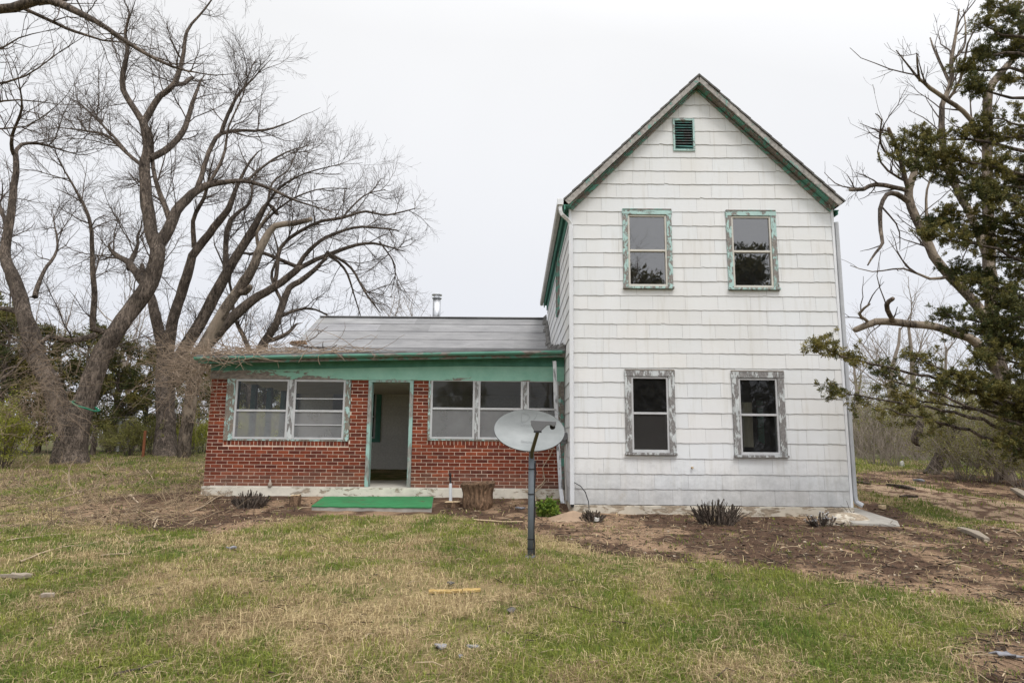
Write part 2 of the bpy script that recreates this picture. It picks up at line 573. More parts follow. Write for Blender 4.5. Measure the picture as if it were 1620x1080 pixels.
def inside(x, y, P):
    c = np.zeros(np.shape(x), bool)
    j = len(P) - 1
    for i in range(len(P)):
        xi, yi = P[i]; xj, yj = P[j]
        if yi != yj:
            c ^= ((yi > y) != (yj > y)) & (x < (xj - xi) * (y - yi) / (yj - yi) + xi)
        j = i
    return c


SOIL = poly_world([(60, 806), (200, 786), (322, 776), (480, 780), (890, 786), (905, 796), (1345, 800), (1352, 790), (1420, 800), (1500, 822),
                   (1620, 838), (1800, 850), (1800, 985), (1620, 962), (1500, 945), (1400, 930), (1250, 912), (1150, 902), (1020, 886), (930, 866), (860, 850),
                   (760, 822), (690, 813), (480, 818), (330, 846), (240, 838), (150, 826)])
PATH = poly_world([(1345, 764), (1440, 768), (1620, 798), (1800, 822), (1800, 858), (1620, 836), (1530, 814), (1430, 789), (1360, 776)])
LITT = poly_world([(1345, 748), (1470, 742), (1620, 758), (1800, 770), (1800, 800), (1620, 795), (1440, 766), (1350, 762)])
STRIP = poly_world([(1352, 778), (1400, 786), (1500, 814), (1545, 834), (1505, 838), (1440, 812), (1362, 790)])
CORNER = poly_world([(1470, 1030), (1560, 1000), (1700, 985), (1900, 990), (1900, 1140), (1540, 1120)])
STRAWB = [(gat(a, b)[:2], r) for a, b, r in ((850, 900, 1.6), (950, 890, 1.0), (560, 920, 1.3), (330, 900, 1.0), (700, 960, .9), (420, 1000, .8), (260, 1050, .7), (1160, 990, .35), (740, 850, .8), (1180, 1040, .5), (560, 985, .7))]
GREENB = [(gat(a, b)[:2], r) for a, b, r in ((150, 1010, .9), (60, 990, .8), (100, 870, 1.3), (300, 850, 1.2), (620, 845, 1.2), (1120, 935, 1.2), (1330, 960, 1.3), (1500, 980, 1.2), (1000, 980, .6), (1300, 1040, .9), (900, 1040, .8), (640, 1040, .5), (1090, 1030, .6), (30, 920, .7))]


def ground_fields(x, y):
    wx = x + .55 * (fbm(x * 1.1, y * 1.1, 21., 4) - .5) + .25 * (fbm(x * 4, y * 4, 23., 3) - .5)
    wy = y + .7 * (fbm(x * 1.1, y * 1.1, 31., 4) - .5) + .3 * (fbm(x * 4, y * 4, 33., 3) - .5)
    soil = inside(wx, wy, SOIL); path = inside(wx, wy, PATH); litt = inside(wx, wy, LITT)
    strip = inside(wx, wy, STRIP); corner = inside(wx, wy, CORNER)
    soil = (soil | corner | litt) & ~strip
    path = path & ~strip
    g = fbm(x * .9, y * .9, 3., 4) * .26 + fbm(x * 2.2, y * 2.2, 8., 3) * .32 + fbm(x * 6, y * 6, 12., 3) * .42
    b = np.zeros_like(x)
    for (p, r) in STRAWB: b -= .034 * np.exp(-((x - p[0]) ** 2 + (y - p[1]) ** 2) / r ** 2)
    for (p, r) in GREENB: b += .026 * np.exp(-((x - p[0]) ** 2 + (y - p[1]) ** 2) / r ** 2)
    green = np.clip((g + b - .425) / .14, 0, 1)
    bare = fbm(x * 1.7, y * 1.7, 41., 4)
    leftrough = (y > 9.6) & (x < -4.2 - .25 * (y - 9.6) * 0) & (bare > .49)
    return soil, path, green, leftrough


def build_ground():
    def axis(lo, hi, st, out_lo, out_hi):
        core = np.arange(lo, hi + 1e-6, st)
        a, s = [], st
        p = lo
        while p > out_lo:
            s *= 1.22; p -= s; a.append(p)
        b, s = [], st
        p = hi
        while p < out_hi:
            s *= 1.22; p += s; b.append(p)
        return np.concatenate([a[::-1], core, b])
    xs = axis(-11, 13, .055, -500, 500); ys = axis(3.4, 18, .055, -500, 700)
    X, Y = np.meshgrid(xs, ys)
    x, y = X.ravel(), Y.ravel()
    soil, path, green, lr = ground_fields(x, y)
    z = gz(x, y) + np.where(soil, .03 * (fbm(x * 5, y * 5, 55., 4) - .5), .02 * (fbm(x * 7, y * 7, 57., 3) - .5)) * (np.abs(x) < 30)
    n = fbm(x * 2.2, y * 1.4, 61., 5); n2 = fbm(x * 6, y * 5, 67., 4)
    th = np.array([.275, .21, .108]); gr = np.array([.115, .12, .035])
    c = th[None] * (1 - green[:, None]) + gr[None] * green[:, None]
    mul = np.array([.100, .061, .041]); sand = np.array([.285, .19, .122])
    k = np.clip((n - .505) / .10, 0, 1)[:, None]
    sc = mul[None] * (1 - k) + sand[None] * k
    sc = sc * (.75 + .5 * n2[:, None])
    rough = np.array([.21, .15, .095])[None] * (.7 + .6 * n2[:, None])
    c = np.where(lr[:, None], rough, c)
    c = np.where(soil[:, None], sc, c)
    pc = np.array([.42, .30, .20])[None] * (.8 + .4 * n[:, None])
    pk = path & (n2 > .47)
    c = np.where(pk[:, None], pc, np.where((path & ~pk)[:, None], mul[None] * 1.6, c))
    far = np.clip((y - 18) / 6, 0, 1)[:, None]
    fc = np.array([.095, .095, .042])[None] * (.7 + .6 * fbm(x * .4, y * .4, 71., 4)[:, None])
    c = c * (1 - far) + fc * far
    nx, ny = len(xs), len(ys)
    i = np.arange(ny - 1)[:, None] * nx; j = np.arange(nx - 1)[None, :]
    F = np.stack([i + j, i + j + 1, i + nx + j + 1, i + nx + j], -1).reshape(-1)
    me = np_mesh('ground', np.stack([x, y, z], -1), F, np.arange((nx - 1) * (ny - 1)) * 4, None, c)
    o = place('ground', me, M['ground'], None, True)
    tag(o, 'grassy yard with bare brown soil around the house', 'ground', None, 'structure')


build_ground()


def blades(name, x, y, h, w, lean, cols, label, cat, mat='grass', zoff=0.0):
    n = len(x)
    z = gz(x, y) + zoff
    a = nr.uniform(0, 2 * np.pi, n)
    dx, dy = np.cos(a), np.sin(a)
    ta = a + np.pi / 2 + nr.normal(0, .5, n)
    wx, wy = np.cos(ta) * w * .5, np.sin(ta) * w * .5
    l1, l2 = lean * .35, lean
    B = np.stack([x, y, z - .005], -1)
    W = np.stack([wx, wy, np.zeros(n)], -1)
    up = np.sqrt(np.clip(1 - np.minimum(l2, .97) ** 2, .02, 1))
    mid = np.stack([x + dx * h * l1 * .6, y + dy * h * l1 * .6, z + h * .55 * np.sqrt(np.clip(1 - np.minimum(l1, .97) ** 2, .02, 1)) * np.minimum(1, .35 + up)], -1)
    tip = np.stack([x + dx * h * l2, y + dy * h * l2, z + h * up], -1)
    V = np.stack([B - W, B + W, mid - W * .75, mid + W * .75, tip], 1)
    idx = np.arange(n)[:, None] * 5
    L = (idx + np.array([0, 1, 3, 2, 2, 3, 4])[None]).reshape(-1)
    S = (np.arange(n)[:, None] * 7 + np.array([0, 4])[None]).reshape(-1)
    C = np.repeat(cols[:, None, :], 5, 1)
    me = np_mesh(name, V, L, S, None, C)
    o = place(name, me, M[mat])
    return tag(o, label, cat, None, 'stuff')


def scatter(n, x0, x1, y0, y1, power=1.0):
    """more per square metre nearer the viewer"""
    u = nr.uniform(0, 1, n)
    y = y0 * (y1 / y0) ** u if power else y0 + (y1 - y0) * u
    half = .85 * y + 1.2
    x = nr.uniform(-1, 1, n) * half
    k = (x > x0) & (x < x1)
    return x[k], y[k]


HOUSE_BOX = [(.9, 6.2, 11.85, 22), (-5.9, 1.2, 13.1, 24)]


def outside_house(x, y):
    k = np.ones(len(x), bool)
    for a, b, c, d in HOUSE_BOX: k &= ~((x > a) & (x < b) & (y > c) & (y < d))
    k &= ~((x > -3.75) & (x < -1.35) & (y > 11.25) & (y < 13.3))
    return k


def build_grass():
    x, y = scatter(500000, -17, 16, 3.7, 27)
    k = outside_house(x, y); x, y = x[k], y[k]
    jx, jy = nr.normal(0, .10, len(x)), nr.normal(0, .13, len(x))
    soil, path, green, lr = ground_fields(x + jx, y + jy)
    tuft = fbm(x * 4, y * 4, 99., 3) > .66
    p = np.where(soil, np.where(tuft, .22, .004), np.where(path, np.where(tuft, .2, .004), .10 + .90 * green ** 1.3)) * np.where(lr, .25, 1)
    k = nr.uniform(0, 1, len(x)) < p
    x, y, g = x[k], y[k], green[k]
    n = len(x)
    tall = fbm(x * 2.5, y * 2.5, 91., 3)
    h = nr.uniform(.025, .065, n) * (.5 + 1.1 * tall) * (.8 + .35 * g) * np.where(y > 13, 1.8, 1)
    hue = np.clip(fbm(x * 1.5, y * 1.5, 95., 4) * 1.5 - .25 + nr.normal(0, .25, n), 0, 1)[:, None]
    c = np.array([.080, .142, .023])[None] * (1 - hue) + np.array([.26, .275, .055])[None] * hue
    c = c * nr.uniform(.7, 1.3, n)[:, None]
    blades('grass', x, y, h, nr.uniform(.0035, .0085, n) * np.clip(y / 7, .8, 2.2), nr.uniform(.5, .99, n), c, 'short patchy green grass across the front yard', 'grass')
    x, y = scatter(480000, -17, 16, 3.7, 27)
    k = outside_house(x, y); x, y = x[k], y[k]
    jx, jy = nr.normal(0, .10, len(x)), nr.normal(0, .13, len(x))
    soil, path, green, lr = ground_fields(x + jx, y + jy)
    clump = fbm(x * 3.3, y * 3.3, 113., 4)
    p = np.where(soil, .02, np.where(path, .012, (.17 + .68 * (1 - green)) * np.clip((clump - .30) / .3, .12, 1))) * np.where(lr, .8, 1)
    k = nr.uniform(0, 1, len(x)) < p
    x, y = x[k], y[k]; n = len(x)
    pale = np.clip(nr.uniform(0, 1, n) ** 1.4 + (fbm(x * 1.2, y * 1.2, 117., 3) - .5) * .7, 0, 1)[:, None]
    c = np.array([.22, .15, .085])[None] * (1 - pale) + np.array([.68, .55, .31])[None] * pale
    ln = nr.uniform(.04, .14, n) * (1 + 1.0 * (nr.uniform(0, 1, n) > .94))
    lean = np.where(nr.uniform(0, 1, n) < .03, nr.uniform(.5, .9, n), nr.uniform(.955, .9995, n))
    blades('dry_grass', x, y, ln, nr.uniform(.003, .0075, n) * np.clip(y / 7, .8, 2.2), lean, c, 'dead straw coloured grass matted between the green patches', 'dry grass', 'grass', .008)
    # coarse curled straw stems lying on top
    n = 2600
    x, y = scatter(n, -12, 13, 3.8, 13)
    k = outside_house(x, y); x, y = x[k], y[k]
    soil, path, green, lr = ground_fields(x, y); k = ~soil & ~path & (nr.uniform(0, 1, len(x)) < .25 + .75 * (1 - green)); x, y = x[k], y[k]
    out = []
    for i in range(len(x)):
        a = nr.uniform(0, 6.283); L = nr.uniform(.06, .24)
        P = np.empty((5, 3)); P[0] = (x[i], y[i], 0); tn = nr.normal(0, .45)
        for j in range(4):
            P[j + 1] = P[j] + np.array([math.cos(a), math.sin(a), 0]) * L / 4; a += tn * .5 + nr.normal(0, .25)
        P[:, 2] = gz(P[:, 0], P[:, 1]) + .018 + nr.uniform(0, .035) * np.array([.2, .8, 1, .7, .3])
        c = (np.array([.46, .355, .21]) if nr.random() < .75 else np.array([.25, .17, .10])) * nr.uniform(.75, 1.2)
        out.append((P, np.linspace(.0024, .0013, 5) * nr.uniform(.8, 1.5) * np.clip(y[i] / 7, .8, 1.6), 3, c))
    o = tubes('straw_stems', out, M['litter']); tag(o, 'curled straw stems lying loose over the lawn', 'straw', None, 'stuff')


build_grass()

# ------------------------------------------------------------------ the house
YF = 12.0
X0 = .985; X1 = 6.02
gA = at(1103, 140, YF)                      # wall apex under the rake
XA = (X0 + X1) / 2
ZA = gA[2]
ZE = (at(898, 318, YF)[2] + at(1313, 326, YF)[2]) / 2
ZS = at(1110, 799, YF)[2]                   # bottom of the siding
YB = 20.8
house = thing('house', 'two-storey white shingled farmhouse with a low red brick porch wing and peeling green trim', 'house', (X0, YF, .3))


def gable(u): return ZA - abs(u + X0 - XA) * (ZA - ZE) / ((X1 - X0) / 2)


def sid(O, U, N, width, zb, ztop, holes, name, expo=.274, seed=1, z_end=None):
    """overlapping asbestos shingles with wavy butts, real courses"""
    O = np.array(O, float); U = np.array(U, float); N = np.array(N, float); Z = np.array([0, 0, 1.0])
    P = lambda u, z, o: O + U * u + Z * (z - O[2]) + N * o
    rr = random.Random(seed)
    mb = MB(); mb.cur = 0
    zmax = max(ztop(u) for u in np.linspace(0, width, 41))
    nc = int((zmax - zb) / expo) + 1
    for c in range(nc):
        z0 = zb + c * expo; z1 = z0 + expo
        ph = rr.uniform(0, 6.28); off = (c % 2) * .305 + rr.uniform(-.04, .04)
        lines = [0.0]
        u = -.61 + off
        joints = []
        while u < width:
            if 0 < u < width: joints.append(u)
            u += .61
        sag = rr.uniform(-.006, .006)
        seg = [0] + joints + [width]
        for s0, s1 in zip(seg[:-1], seg[1:]):
            tint = rr.uniform(.955, 1.0); wm = rr.uniform(-.008, .008)
            base = (.645 * tint + wm, .65 * tint, .655 * tint - wm)
            lift = rr.uniform(-.003, .003); dz = rr.uniform(-.004, .004)
            g = .0013
            cuts = sorted(set([s0 + g, s1 - g] + [s0 + (s1 - s0) * k / 8 for k in range(1, 8)] + [q for h in holes for q in (h[0], h[1]) if s0 < q < s1] + [q for q in (XA - X0,) if s0 < q < s1]))
            for a, b in zip(cuts[:-1], cuts[1:]):
                if b - a < 1e-4: continue
                m = (a + b) / 2
                spans = [(z0, z1)]
                for h in holes:
                    if h[0] < m < h[1]:
                        ns = []
                        for (p, q) in spans:
                            if h[3] <= p or h[2] >= q: ns.append((p, q)); continue
                            if h[2] > p: ns.append((p, h[2]))
                            if h[3] < q: ns.append((h[3], q))
                        spans = ns
                for (p, q) in spans:
                    wv = lambda u_: (.0034 * math.sin(u_ * 31 + ph) + .0022 * math.sin(u_ * 67 + ph * 2)) + dz + sag if p == z0 else 0
                    pa, pb = p + wv(a), p + wv(b)
                    if p == z0 and rr.random() < .006: pa += rr.uniform(.008, .03); pb += rr.uniform(.0, .02)
                    qa, qb = min(q + .03 if q == z1 else q, ztop(a)), min(q + .03 if q == z1 else q, ztop(b))
                    if qa <= pa + .002 and qb <= pb + .002: continue
                    qa, qb = max(qa, pa), max(qb, pb)
                    fo = lambda z: .012 + lift * .6 - .012 * min(1, max(0, (z - z0) / expo))
                    lip = .006 if p == z0 else 0
                    A, B = P(a, pa, fo(pa)), P(b, pb, fo(pb))
                    C, D = P(b, qb, fo(qb)), P(a, qa, fo(qa))
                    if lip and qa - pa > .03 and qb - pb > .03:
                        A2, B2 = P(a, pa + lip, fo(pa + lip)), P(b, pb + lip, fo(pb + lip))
                        mb.col = tuple(q_ * .74 for q_ in base); mb.quad(A, B, B2, A2)  # darker lip paints in the shadow line along each course
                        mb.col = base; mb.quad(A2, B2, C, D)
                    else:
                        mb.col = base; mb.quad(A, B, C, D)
                    mb.col = tuple(q_ * .4 for q_ in base)  # underside tinted darker, its shade put into the colour
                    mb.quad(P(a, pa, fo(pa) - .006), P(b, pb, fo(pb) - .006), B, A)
    # sheathing behind
    mb.cur = 1; mb.col = (.1, .1, .1)
    us = sorted(set(list(np.linspace(0, width, 140)) + [q for h in holes for q in (h[0], h[1])]))
    low = min(ztop(0), ztop(width))
    zs = sorted(set([zb - .02] + [q for h in holes for q in (h[2], h[3])] + [low, zmax]))
    for a, b in zip(us[:-1], us[1:]):
        for p, q in zip(zs[:-1], zs[1:]):
            if any(h[0] < (a + b) / 2 < h[1] and h[2] < (p + q) / 2 < h[3] for h in holes): continue
            qa, qb = min(q, ztop(a)), min(q, ztop(b))
            if qa <= p and qb <= p: continue
            if min(qa, qb) < p: continue
            mb.quad(P(a, p, -.008), P(b, p, -.008), P(b, qb, -.008), P(a, qa, -.008))
    return mb.build(name, [M['siding'], M['tar']], house)


def rect(px0, py0, px1, py1, Y):
    a = at(px0, (py0 + py1) / 2, Y); b = at(px1, (py0 + py1) / 2, Y); m = (px0 + px1) / 2
    return a[0], b[0], at(m, py1, Y)[2], at(m, py0, Y)[2]


WIN = [rect(985.5, 333, 1063, 458, YF), rect(1150, 335, 1229, 460, YF), rect(989, 586, 1068, 720, YF), rect(1159, 588, 1242, 724, YF)]
VENT = rect(1064.5, 189, 1098.5, 239.5, YF)
holes = [(a - X0, b - X0, c, d) for a, b, c, d in WIN] + [(VENT[0] - X0, VENT[1] - X0, VENT[2], VENT[3])]
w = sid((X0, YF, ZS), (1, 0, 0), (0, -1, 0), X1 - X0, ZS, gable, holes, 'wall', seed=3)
w['label'] = 'white shingled front gable wall'
YSW = atX(884.5, 440, X0 - .02)[1]          # narrow window in the left flank
SW = (YSW, YSW + .8, atX(884.5, 496, X0)[2], atX(885, 388, X0)[2])
flank = lambda u: ZE + .02
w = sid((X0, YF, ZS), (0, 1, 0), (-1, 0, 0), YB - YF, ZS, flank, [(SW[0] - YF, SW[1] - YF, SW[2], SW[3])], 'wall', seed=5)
w['label'] = 'shingled left flank above the porch roof'
sid((X1, YF, ZS), (0, 1, 0), (1, 0, 0), YB - YF, ZS, flank, [(1.0, 2.2, 1.35, 2.6)], 'wall', seed=6)  # opening on the unseen side, added to let light into the lower room
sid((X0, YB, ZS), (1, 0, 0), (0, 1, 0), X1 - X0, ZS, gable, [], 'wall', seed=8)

# corner boards
for x in (X0, X1):
    b = MB()
    s = -1 if x == X0 else 1
    b.box(x - .012 if s < 0 else x - .035, x + .035 if s < 0 else x + .012, YF - .022, YF + .03, ZS - .01, ZE - .05)
    b.build('corner_board', M['spout'], house, .004)

# footing
b = MB()
b.box(X0 - .01, X1 + .015, YF - .045, YB + .03, -.1, ZS - .012)
f = b.build('foundation', M['house_footing'], house, .01)
# floors and inside walls of the tall block
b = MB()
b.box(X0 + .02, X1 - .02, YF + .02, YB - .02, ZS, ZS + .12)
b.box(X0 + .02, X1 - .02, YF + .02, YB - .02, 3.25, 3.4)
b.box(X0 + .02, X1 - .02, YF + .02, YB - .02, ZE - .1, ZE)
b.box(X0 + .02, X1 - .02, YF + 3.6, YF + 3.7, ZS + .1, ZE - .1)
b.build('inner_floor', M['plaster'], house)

# roof: two slabs, rake boards, soffits
RO = .25                                    # rake overhang
tip = at(1103, 116, YF - RO)
lt = at(885, 319, YF - RO); rt = at(1332, 318, YF - RO)
EX = (abs(lt[0] - XA) + abs(rt[0] - XA)) / 2
zt, ze = tip[2], (lt[2] + rt[2]) / 2 + .02
sl = np.array([EX, 0, -(zt - ze)]); sl /= np.linalg.norm(sl)
nrm = np.array([-sl[2], 0, sl[0]])
b = MB(); b2 = MB()
for s in (-1, 1):
    S = np.array([s, 1, 1])
    T0, E0 = np.array([XA, 0, zt]), np.array([XA, 0, zt]) + sl * S * math.hypot(EX, zt - ze)
    n_ = nrm * S
    if s < 0: ang = 0
    for k in range(14):                     # shingle courses with small steps
        a = T0 + (E0 - T0) * k / 14; c = T0 + (E0 - T0) * (k + 1.05 if k < 13 else k + 1.0) / 14
        o0, o1 = n_ * .0, n_ * .012
        y0 = YF - RO + rnd.uniform(-.012, .006); y1 = YB + .25
        p = [a + o0 - n_ * .03, c + o1 - n_ * .03, c + o1, a + o0]
        P = []
        for q in p: P.append(np.array([q[0], y0, q[2]]))
        b.prism(P, (0, y1 - y0, 0))
b.build('roof', M['shingle_roof'], house)
for s in (-1, 1):
    S = np.array([s, 1, 1]); n_ = nrm * S; d_ = sl * S
    T0 = np.array([XA, 0, zt]) - n_ * .034; L = math.hypot(EX, zt - ze)
    E0 = T0 + d_ * (L - .02)
    bw = .105
    xc = np.array([XA, 0, T0[2] - bw / max(.2, n_[2])])
    bd = MB()
    poly = [T0, E0, E0 - n_ * bw, xc]
    bd.prism([np.array([q[0], YF - RO + .012, q[2]]) for q in poly], (0, .03, 0))
    o = bd.build('rake_board', M['rake'], house, .003)
    # soffit under the overhang and frieze on the wall
    bd = MB()
    T1 = T0 - n_ * .10; E1 = T1 + d_ * (L - .05); xc0 = np.array([XA, 0, T1[2]])
    bd.prism([np.array([q[0], YF - RO + .045, q[2]]) for q in (T1, E1, E1 - n_ * .02, np.array([XA, 0, T1[2] - .02 / n_[2]]))], (0, RO - .047, 0))
    bd.prism([np.array([q[0], YF - .045, q[2]]) for q in (T1 - n_ * .022, E1 - n_ * .022, E1 - n_ * .10, np.array([XA, 0, T1[2] - .10 / n_[2]]))], (0, .025, 0))
    bd.build('soffit', M['green_peel'], house)
# eaves along both flanks
for s in (-1, 1):
    xw = X0 if s < 0 else X1
    xe = XA + s * EX
    bd = MB()
    bd.box(min(xe - s * .01, xw - s * .02), max(xe - s * .01, xw - s * .02), YF + (-RO + .05 if s < 0 else .0), YB + .2, ze - .10, ze - .08)
    bd.box(min(xe - s * .05, xe - s * .025), max(xe - s * .05, xe - s * .025), YF + (-RO + .05 if s < 0 else .0), YB + .2, ze - .17, ze - .10)
    bd.box(min(xw, xw + s * .035), max(xw, xw + s * .035), YF + .05, YB, ze - .30, ze - .10)
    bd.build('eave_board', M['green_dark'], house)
# right-hand eave return (boxed, weathered)
# gutter on the left eave
gx = XA - EX - .045
bd = MB()
prof = [(-.055, 0.02), (-.055, -.055), (-.035, -.095), (.035, -.095), (.05, -.06), (.05, .0), (.044, .0), (.044, -.055), (.03, -.088), (-.03, -.088), (-.049, -.052), (-.049, .02)]
bd.prism([np.array([gx + a, YF - RO + .02, ze - .005 + c]) for a, c in prof], (0, YB - YF + .45, 0))
for k in range(9):
    y = YF + k * 1.0
    bd.box(gx - .058, gx + .05, y, y + .025, ze - .105, ze - .098)
bd.build('gutter', M['spout_grey'], house)
# white downspout
bd = MB()
sx = at(904, 500, YF - .06)[0]
pts = [(gx, YF - RO + .06, ze - .09), (gx, YF - RO + .06, ze - .20), (gx + .03, YF - RO + .07, ze - .27), (sx - .06, YF - .08, ze - .34), (sx, YF - .06, ze - .42), (sx, YF - .06, ze - .6), (sx, YF - .06, 2), (sx, YF - .06, ZS + .0)]
bd.tube(pts, .047, 4, True, 1.0, math.pi / 4)
bd.box(gx - .06, gx + .055, YF - RO + .0, YF - RO + .10, ze - .10, ze + .02)
o = bd.build('downspout', M['spout'], house, .006); o['label'] = 'white downspout at the left front corner'
bd = MB()
bd.box(sx - .027, sx + .027, YF - .087, YF - .033, ZS - .045, ZS - .002)
bd.build('spout_mouth', M['dark'], house)
# grey downspout beyond the right-hand corner
bd = MB()
q0 = at(1319, 354, YF + .12); q1 = at(1349, 770, YF + .12)
bd.tube([(X1 + .085, YF + .05, q0[2]), (X1 + .085, YF + .05, 2.2), (X1 + .085, YF + .05, .62), (X1 + .10, YF + .04, .53), (X1 + .18, YF - .02, .47)], .045, 8, True)
o = bd.build('downspout', m_simple('dull_downspout', (.42, .43, .45), .5, .15, 3), house); o['label'] = 'downspout on the right corner with its top cut off'
bd = MB()
bd.tube([at(1312, 324, YF - .1), at(1316, 335, YF), at(1317, 350, YF + .05), at(1318, 375, YF + .1)], .008, 5)
bd.build('cable', M['spout_grey'], house)
# gable vent
a, bb, c, d = VENT
v = MB(); t_ = .035
v.box(a, a + t_, YF - .03, YF + .03, c, d); v.box(bb - t_, bb, YF - .03, YF + .03, c, d)
v.box(a + t_, bb - t_, YF - .03, YF + .03, c, c + t_); v.box(a + t_, bb - t_, YF - .03, YF + .03, d - t_, d)
vo = v.build('gable_vent', M['aqua_h'], house)
v = MB()
nsl = 11
for k in range(nsl):
    z = c + t_ + (d - c - 2 * t_) * (k + .5) / nsl
    v.hexa([(a + t_, YF - .022, z - .022), (bb - t_, YF - .022, z - .022 - (.02 if k == 1 else 0)), (bb - t_, YF + .022, z + .006), (a + t_, YF + .022, z + .006),
            (a + t_, YF - .022, z - .010), (bb - t_, YF - .022, z - .010 - (.02 if k == 1 else 0)), (bb - t_, YF + .022, z + .018), (a + t_, YF + .022, z + .018)])
v.build('slats', M['vent'], vo)
v = MB(); v.box(a, bb, YF + .06, YF + .08, c, d); v.build('vent_backing', M['dark'], vo)


def window(R_, mid, case_w, mats, label, glass, low, sash_mat, inset=.0):
    """double-hung window: casing > sash, glass, screen, sill"""
    a, b_, c, d = R_
    cm, hm = mats
    m = MB(); Y = YF; cw = case_w
    m.cur = 0
    m.box(a, a + cw, Y - .035, Y + .02, c + .05, d - cw * .95); m.box(b_ - cw, b_, Y - .035, Y + .02, c + .05, d - cw * .95)
    m.cur = 1
    m.box(a - .008, b_ + .008, Y - .039, Y + .02, d - cw * .95 + .001, d)
    o = m.build('window', [cm, hm], house, .003)
    o['label'] = label
    m = MB(); m.box(a - .012, b_ + .012, Y - .075, Y + .02, c + .008, c + .048)
    m.build('sill', cm, o, .004)
    m = MB(); m.box(a, b_, Y - .045, Y + .02, d + .001, d + .022)
    m.build('drip_cap', M['green_peel'] if hm == M['aqua_h'] else M['grey_wood'], o)
    ia, ib, ic, id_ = a + cw + .002, b_ - cw - .002, c + .05, d - cw
    s = MB(); f = .034
    y0, y1 = Y - .018, Y + .03
    s.box(ia, ia + f, y0, y1, ic, id_); s.box(ib - f, ib, y0, y1, ic, id_)
    s.box(ia + f, ib - f, y0, y1, id_ - f, id_); s.box(ia + f, ib - f, y0, y1, ic, ic + f * 1.5)
    s.box(ia + f, ib - f, y0 + .004, y1, mid - .02, mid + .02)
    # inner lower sash rail, a step back
    s.box(ia + f, ia + f + .022, y1 + .001, y1 + .03, ic + f, mid); s.box(ib - f - .022, ib - f, y1 + .001, y1 + .03, ic + f, mid)
    s.build('sash', sash_mat, o, .003)
    g = MB()
    g.quad((ia + f, Y + .012, mid), (ib - f, Y + .012, mid), (ib - f, Y + .010, id_ - f), (ia + f, Y + .010, id_ - f))
    g.build('glass', glass, o)
    g = MB()
    g.quad((ia + f, Y + .02, ic + f), (ib - f, Y + .02, ic + f), (ib - f, Y + .0255, mid - .01), (ia + f, Y + .0255, mid - .01))
    g.build('glass', glass, o)
    if low:
        g = MB(); g.quad((ia + f, Y + .006, ic + f), (ib - f, Y + .006, ic + f), (ib - f, Y + .006, mid), (ia + f, Y + .006, mid))
        g.build('screen', low, o)
    return o


mids = [at(1024, 396.5, YF)[2], at(1189, 398, YF)[2], at(1029, 653.5, YF)[2], at(1200, 656, YF)[2]]
window(WIN[0], mids[0], .095, (M['aqua'], M['aqua_h']), 'upper left window in peeling aqua casing', M['glass_up'], None, M['cream_metal'])
window(WIN[1], mids[1], .095, (M['aqua'], M['aqua_h']), 'upper right window in peeling aqua casing', M['glass_up'], None, M['cream_metal'])
window(WIN[2], mids[2], .115, (M['grey_casing'], M['grey_casing']), 'lower left window with dark screen in bare grey casing', M['glass'], M['screen_dark'], M['white_metal'])
window(WIN[3], mids[3], .12, (M['grey_casing'], M['grey_casing']), 'lower right window showing a cream blind in bare grey casing', M['glass'], None, M['white_metal'])
m = MB()  # casing of the unseen opening added to light the room
for y_ in (YF + 1.0, YF + 2.1): m.box(X1 - .02, X1 + .05, y_, y_ + .1, 1.35, 2.6)
m.box(X1 - .02, X1 + .05, YF + 1.1, YF + 2.1, 1.35, 1.43); m.box(X1 - .02, X1 + .05, YF + 1.1, YF + 2.1, 2.5, 2.6)
o = m.build('window', M['grey_casing'], house); o['label'] = 'unseen window in the right flank, added to light the lower room'
# flank window
m = MB()
ya, yb, c, d = SW
for y_ in (ya, yb - .1): m.box(X0 - .05, X0 + .02, y_, y_ + .1, c, d)
m.box(X0 - .05, X0 + .02, ya + .1, yb - .1, c, c + .06); m.box(X0 - .05, X0 + .02, ya + .1, yb - .1, d - .1, d)
o = m.build('window', M['green_peel'], house); o['label'] = 'narrow flank window above the porch roof'
m = MB(); m.quad((X0 + .01, ya + .1, c), (X0 + .01, yb - .1, c), (X0 + .01, yb - .1, d), (X0 + .01, ya + .1, d)); m.build('glass', M['glass_up'], o)
# green trim of a doorway deep inside the lower right room
gx0, gx1 = at(1198, 640, 13.9)[0], at(1207, 640, 13.9)[0]
m = MB(); m.box(gx0, gx1, 13.9, 13.96, at(1203, 702, 13.9)[2], at(1203, 633, 13.9)[2])
m.build('inner_door_trim', M['green'], house)
# nail boss / pipe end on the wall, small access flap
p = at(1095, 739, YF - .02)
m = MB(); m.tube([p + [0, .02, 0], p + [0, -.035, -.004]], .018, 8); m.build('pipe_end', M['cutwood'], house)

# ------------------------------------------------------------------ porch wing
Y2 = 13.35
XL = at(328, 690, Y2)[0]; XR = X0 - .04
ZB = (at(330, 769.5, Y2)[2] + at(880, 772.5, Y2)[2]) / 2       # bottom of brick
ZT = at(560, 601, Y2)[2]                                       # top of brick / under frieze
lv = lambda px, py: at(px, py, Y2)
EY = 12.95
eL = at(312, 563, EY); eR = at(887, 553, EY)
XE = eL[0]
kL = atX(463, 549, XE); rL = atX(508, 501, XE)
YK, ZK = kL[1], kL[2]; YR, ZR = rL[1], rL[2]
YK2 = 2 * YR - YK
W1 = (at(357, 650, Y2)[0], at(554, 650, Y2)[0], lv(450, 697)[2], lv(450, 600)[2])
W2 = (at(677.5, 650, Y2)[0], XR - .04, lv(760, 697)[2], lv(760, 600)[2])
DR = (at(580, 690, Y2)[0], at(652, 690, Y2)[0], ZB, ZT)


